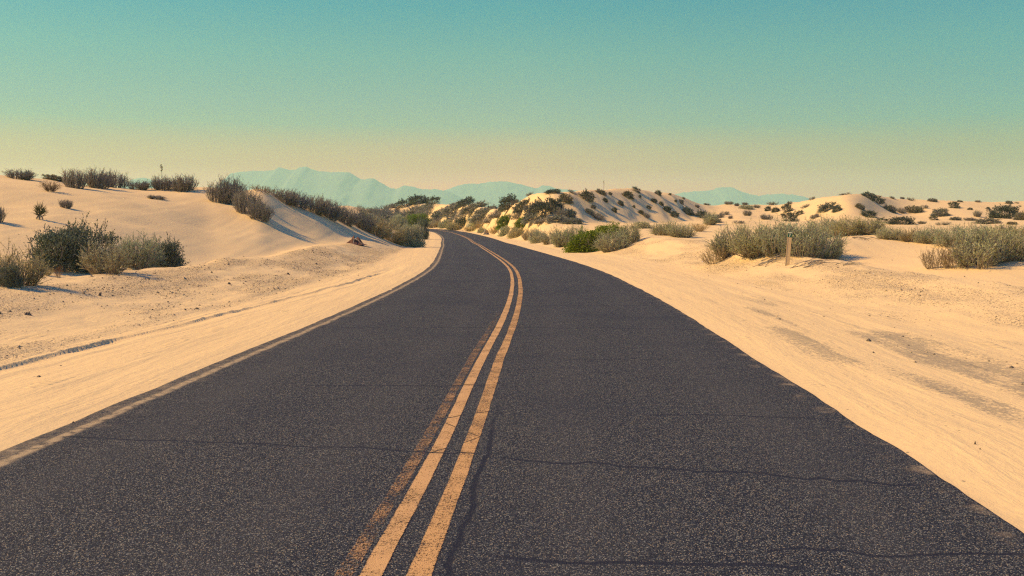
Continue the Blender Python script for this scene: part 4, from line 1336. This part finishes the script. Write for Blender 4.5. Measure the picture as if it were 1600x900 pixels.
    ('grey', 748, 348, 30, 10, 'grey scrub behind the dark round bush at the far turn, to its right', G_FARL),
    ('dull', 684, 347, 30, 9, 'purple-grey scrub behind the row beyond the far turn', G_FARL),
    ('dull', 655, 345, 34, 10, 'grey scrub directly behind the small bright green bush of the belt', G_FARL),
    ('dull', 628, 347, 34, 10, 'grey scrub behind the bright green bush of the belt', G_FARL),
    ('dull', 590, 342, 30, 8, 'low scrub below the purple-grey bush left of the brown stalk', G_FARL),
    ('dull', 668, 325, 30, 7, 'sparse pale scrub on the sand under the large dark far thicket', G_FARL),
    ('dull', 705, 324, 24, 6, 'scrub in the saddle between the two dark far skyline bushes', G_FARL),
    ('dark', 822, 322, 26, 12, 'dark bush between the shoulder bush and the crest of the dune', G_MID),
    ('dull', 812, 340, 34, 12, 'grey scrub at the dune foot above the two dark green bushes', G_MID),
    ('dull', 846, 346, 34, 10, 'purple scrub at the dune foot behind the blue-green roadside shrub', G_MID),
    ('dull', 868, 347, 30, 10, 'scrub at the dune foot behind the straw-green roadside shrub', G_MID),
    ('dull', 894, 350, 34, 11, 'scrub at the dune foot behind the tall grey-green roadside shrub', G_MID),
    ('dark', 864, 325, 34, 14, 'upper part of the largest dark growth on the dune, over the big bush', G_MID),
    ('dark', 1052, 338, 16, 9, 'dark tuft at the dune foot left of the dark bush at its right end', G_MID),
    ('dark', 1012, 327, 9, 6, 'dark tuft under the pair of tufts on the right half of the dune face', G_MID),
    ('dark', 958, 331, 10, 7, 'dark tuft low on the dune face under the broadest slanting shadow', G_MID),
    ('dull', 933, 341, 26, 9, 'grey scrub at the dune foot above the bright green bush', G_MID),
    ('dull', 1122, 341, 20, 8, 'grey bush at the foot of the basin, right of the dip between the dunes', G_FARR),
    ('dull', 1180, 325, 14, 6, 'grey bush midway on the low swell of the far basin', G_FARR),
    ('dull', 1256, 324, 16, 6, 'thin growth on the left shoulder of the high right dune', G_FARR),
    ('dull', 1386, 330, 24, 11, 'blue-grey bush at the right foot of the high right dune', G_FARR),
    ('dull', 1440, 326, 14, 7, 'grey tuft on the far face above the hooked bush, to its left', G_FARR),
    ('dull', 1608, 330, 20, 9, 'bush on the far dune cut by the right edge of the photo', G_FARR),
]
for kind, px, py, wpx, hpx, lab, grp in PLANTS:
    k = 1.3 if grp == G_FARL and py > 328 else 1.08 if grp == G_NEAR else 1.0
    plant(kind, px, py, wpx * k, hpx * k, lab, grp)


# ------------------------------------------------------------------ dry flower stalks
def stalk(px, py, hpx, label, pods=True):
    p, f = spot(px, py)
    k = f / F
    h = hpx * k
    r = np.random.default_rng(int(px))
    o = bpy.data.objects.new('yucca_stalk', None)
    COL.objects.link(o)
    o.location = (p[0], p[1], p[2])
    t = np.linspace(0, 1, 7)
    P = np.stack([.03 * h * np.sin(t * 2.2), 0 * t, t * h - .05], 1)[None]
    link('stem', mesh_from('stem', *tubes(P, np.linspace(.6, .35, 7)[None] * k * (.75 if pods else .38), 6), M_WOODDARK), o)
    n = 26
    z = r.uniform(.72, 1.0, n) * h if pods else r.uniform(.5, 1.0, n) * h
    az = r.uniform(0, 6.283, n)
    L = (r.uniform(1.0, 2.4, n) if pods else r.uniform(.6, 1.2, n)) * k * 1.1
    a = np.stack([np.interp(z, P[0, :, 2], P[0, :, 0]), 0 * z, z], 1)
    b = a + np.stack([np.cos(az) * L, np.sin(az) * L, L * .5], 1)
    T = np.linspace(0, 1, 5)[None, :, None]
    Q = a[:, None] * (1 - T) + b[:, None] * T
    rad = np.array([.12, .12, .5, .75, .1])[None] * k * (.8 if pods else .3) * r.uniform(.7, 1.2, (n, 1))
    link('seed_head', mesh_from('seed_head', *tubes(Q, rad, 6), M_BROWN), o)
    tag(o, label, 'yucca')


stalk(256, 297, 39, 'tall thin yucca stalk with a dark seed head rising from the left dune crest')
stalk(942, 300, 17, 'thin bare dry stalk on the crest of the dune right of the bend', False)


# ------------------------------------------------------------------ roadside marker post
def build_post():
    p, f = spot(1229.6, 415.5, 26)
    k = f / F
    h, wd, th = 51.5 * k, 6.2 * k, .03
    o = bpy.data.objects.new('marker_post', None)
    COL.objects.link(o)
    o.location = (p[0], p[1], p[2])
    o.rotation_euler = (0, math.atan2(3.2, 51), R(-14))

    def boxmesh(name, x0, x1, y0, y1, z0, z1, mat, parent, bev=.004):
        import bmesh
        bm = bmesh.new()
        bmesh.ops.create_cube(bm, size=1)
        for v in bm.verts:
            v.co = ((x0 + x1) / 2 + v.co.x * (x1 - x0), (y0 + y1) / 2 + v.co.y * (y1 - y0), (z0 + z1) / 2 + v.co.z * (z1 - z0))
        bmesh.ops.bevel(bm, geom=bm.edges[:], offset=bev, segments=2, affect='EDGES')
        me = bpy.data.meshes.new(name)
        bm.to_mesh(me)
        bm.free()
        me.materials.append(mat)
        return link(name, me, parent)
    tan = simple_mat('weathered_tan_plastic', (.56, .42, .25), .7, .14, 9, .25, .1)
    white = simple_mat('white_reflective_film', (.62, .62, .52), .5, .08, 30)
    green = simple_mat('green_reflective_film', (.004, .085, .055), .45, .15, 30, .4)
    # a flat flexible blade with a stiffening rib down each side
    boxmesh('post_blade', -wd / 2, wd / 2, -th * .3, th * .3, -.35, h - 1.0 * k, tan, o)
    boxmesh('stiffening_rib', -wd / 2 - .004, -wd / 2 + .016, -th * .55, th * .62, -.33, h - 8.0 * k, tan, o)
    boxmesh('stiffening_rib', wd / 2 - .016, wd / 2 + .004, -th * .55, th * .62, -.33, h - 8.0 * k, tan, o)
    boxmesh('post_cap', -wd / 2 - .003, wd / 2 + .003, -th * .45, th * .45, h - 1.0 * k, h + .5 * k, white, o)
    pan = boxmesh('number_plate', -wd / 2 + .002, wd / 2 - .002, -th * .3 - .006, -th * .3 + .001, h - 7.2 * k, h - 1.3 * k, green, o, .0015)
    # the white figure 7 on the green plate
    zt, zb, xw = h - 2.0 * k, h - 6.6 * k, wd * .22
    y = -th * .3 - .009
    s = wd * .12
    V = [(-xw, y, zt), (xw, y, zt), (xw, y, zt - s * 1.1), (-xw, y, zt - s * 1.1), (xw, y, zt - s * .4), (-xw * .15, y, zb), (-xw * .15 - s * 1.3, y, zb), (xw - s * 1.5, y, zt - s * .9)]
    V += [(a, b + .002, c) for a, b, c in V]
    Fq = [(0, 3, 2, 1), (4, 7, 6, 5), (8, 9, 10, 11), (12, 13, 14, 15), (0, 1, 9, 8), (3, 0, 8, 11), (1, 2, 10, 9), (2, 3, 11, 10), (4, 5, 13, 12), (5, 6, 14, 13), (6, 7, 15, 14), (7, 4, 12, 15)]
    link('number_figure', mesh_from('number_figure', V, Fq, white), pan)
    tag(o, 'slim tan marker post with a green number plate, in front of the mound shrub', 'marker post')


build_post()


# ------------------------------------------------------------------ stumps, fallen wood, clods
M_ROOT = simple_mat('dark_red_root_soil', (.135, .072, .055), .95, .5, 7, .1, .8)
M_GREYWOOD = simple_mat('grey_dead_wood', (.33, .285, .22), .9, .3, 12, .1, .5)


def lump_mesh(name, w, d, h, seed, mat, pw=1.4, rough=.25):
    """eroded heap: peaked, gullied, with a ragged foot"""
    n, m = 34, 12
    ang = np.linspace(0, 2 * np.pi, n, endpoint=False)
    V, Fc = [], []
    for j in range(m):
        q = j / (m - 1)
        rr = q * (1 + .22 * fbm(np.cos(ang) * 2 + seed, np.sin(ang) * 2, seed, 3))
        z = h * (1 - q) ** pw * (1 + rough * fbm(np.cos(ang) * 3 * q + seed, np.sin(ang) * 3 * q + j * .2, seed + 3, 3)) - .04 * q
        V += list(zip(rr * np.cos(ang) * w / 2, rr * np.sin(ang) * d / 2, z))
    for j in range(m - 1):
        for i in range(n):
            a, b = j * n + i, j * n + (i + 1) % n
            Fc.append((a, a + n, b + n, b))
    return mesh_from(name, V, Fc, mat, smooth=True)


def stump(px, py, wpx, hpx, label, mat, seed, roots=3):
    p, f = spot(px, py)
    k = f / F
    o = bpy.data.objects.new('eroded_stump', None)
    COL.objects.link(o)
    o.location = (p[0], p[1] + wpx * k * .25, p[2] - .03)
    link('root_mound', lump_mesh('root_mound', wpx * k, wpx * k * .8, hpx * k * .9, seed, mat, 1.5, .9), o)
    r = np.random.default_rng(seed)
    for i in range(roots):
        a = r.uniform(2.2, 5.4)
        t = np.linspace(0, 1, 7)
        L = wpx * k * r.uniform(.35, .8)
        P = np.stack([np.cos(a) * (t * .9 + .1) * L, np.sin(a) * (t * .9 + .1) * L * .8, hpx * k * (.62 * (1 - t) ** 1.1 + .05) + r.normal(0, .02, 7)], 1)[None]
        link('root', mesh_from('root', *tubes(P, np.linspace(.8, .25, 7)[None] * k, 5), M_WOODDARK, smooth=True), o)
    tag(o, label, 'stump')


stump(553, 381, 38, 13, 'dark red-brown eroded root stump on the sand below the left shrub belt', M_ROOT, 5)
stump(760, 367, 13, 13, 'pale grey stump at the right road edge beyond the curve', M_GREYWOOD, 8, 3)


def branch(px, py, wpx, hpx, label, seed, mat=M_GREYWOOD, n=7):
    p, f = spot(px, py)
    k = f / F
    o = bpy.data.objects.new('dead_branch', None)
    COL.objects.link(o)
    o.location = tuple(p)
    r = np.random.default_rng(seed)
    T = np.linspace(0, 1, 9)
    for i in range(n):
        x0 = r.uniform(-.5, .1) * wpx * k
        L = r.uniform(.45, .95) * wpx * k
        ta = r.uniform(-1.0, 1.0)
        P = np.stack([x0 + T * L * math.cos(ta), r.normal(0, .3) + T * L * math.sin(ta) + np.cumsum(r.normal(0, .05, 9)), np.abs(np.sin(T * np.pi)) * hpx * k * r.uniform(.05, .45) + .01 + np.cumsum(r.normal(0, .008, 9))], 1)
        P[:, 2] += ground_z(P[:, 0] + p[0], P[:, 1] + p[1]) - p[2]
        link('limb', mesh_from('limb', *tubes(P[None], np.linspace(1.0, .3, 9)[None] * .016 * r.uniform(.5, 1.3), 5), mat, smooth=True), o)
    tag(o, label, 'dead branch')


branch(1346, 374, 36, 11, 'arched grey dead branch on the sand at the back of the hollow', 3)
branch(1268, 413, 66, 9, 'tangle of dead limbs lying in the shadow right of the marker post', 4, M_WOOD, 12)
branch(1326, 414, 30, 6, 'dead limbs at the far right tip of the mound shrub shadow', 6, M_WOOD, 7)
branch(1200, 411, 60, 8, 'bare limbs lying at the foot of the mound, left of the marker post', 9, M_WOOD, 12)

M_CLOD = simple_mat('dark_clod', (.13, .105, .085), .95, .4, 14, .1, .6)
for (px, py, wpx, hpx, lab) in (
        (41, 493, 14, 6, 'dark flat clod on the left gravel bank, near the photo edge'),
        (155, 463, 7, 5, 'small dark stone high on the left gravel bank'),
        (358, 445, 7, 4, 'small dark stone on the left bank below the low heap'),
        (331, 427, 5, 3, 'tiny stone beside the low heap on the left bank'),
        (450, 429, 7, 3, 'small dark stone on the left bank, nearer the stump'),
        (107, 662, 12, 4, 'flat dark scrap of asphalt lying at the left road edge'),
        (1533, 697, 8, 5, 'dark pebble on the right shoulder sand, left of a second one'),
        (1541, 703, 6, 4, 'second dark pebble on the right shoulder sand')):
    p, f = spot(px, py)
    k = f / F
    o = link('stone', lump_mesh('stone', wpx * k, wpx * k * .8, hpx * k, int(px) % 50, M_CLOD, .6, .4), None, (p[0], p[1], p[2]))
    tag(o, lab, 'stone')


# ------------------------------------------------------------------ loose gravel on the banks and shoulders
def build_gravel():
    r = np.random.default_rng(3)
    n = 60000
    y = 6 + 40 * r.uniform(0, 1, n) ** 1.3
    x = np.where(r.uniform(0, 1, n) < .55, r.uniform(-17, -5, n), r.uniform(5, 17, n))
    ex = {}
    z = ground_z(x, y, ex)
    clump = fbm(x / .9, y / .9, 44, 3)
    prob = ex['gravel'] * np.where(x > 0, .45, 1.0) * np.clip(.35 + .5 * clump, .04, 1) * .9 + ex['streak'] * .10 + .008 * (ex['wd'] > .5)
    keep = (r.uniform(0, 1, n) < prob) & (np.abs(x) < y * .62 + 1)
    x, y, z = x[keep], y[keep], z[keep]
    m = len(x)
    size = np.exp(r.normal(-4.15, .42, m))
    O = np.array([(1, 0, 0), (0, 1, 0), (-1, 0, 0), (0, -1, 0), (0, 0, .75), (0, 0, -.75)], float)
    T = np.array([(0, 1, 4), (1, 2, 4), (2, 3, 4), (3, 0, 4), (1, 0, 5), (2, 1, 5), (3, 2, 5), (0, 3, 5)])
    V = O[None] * r.uniform(.6, 1.3, (m, 6, 1)) * size[:, None, None]
    a = r.uniform(0, 6.28, m)
    c, s = np.cos(a)[:, None], np.sin(a)[:, None]
    V = np.stack([V[..., 0] * c - V[..., 1] * s, V[..., 0] * s + V[..., 1] * c, V[..., 2]], -1)
    V += np.stack([x, y, z + size * .2], 1)[:, None]
    Fc = (T[None] + (np.arange(m) * 6)[:, None, None]).reshape(-1, 3)
    mt, t, out = new_mat('gravel_stone')
    isl = t.n('ShaderNodeNewGeometry').outputs['Random Per Island']
    c = t.ramp(isl, [(0, (.07, .065, .065)), (.35, (.20, .165, .125)), (.75, (.42, .33, .22)), (1, (.60, .46, .30))])
    t.put(out.inputs[0], t.n('ShaderNodeBsdfPrincipled', {'Base Color': c, 'Roughness': .9, 'Specular IOR Level': .15}))
    tag(link('gravel', mesh_from('gravel', V.reshape(-1, 3), Fc, mt)), kind='stuff')


build_gravel()
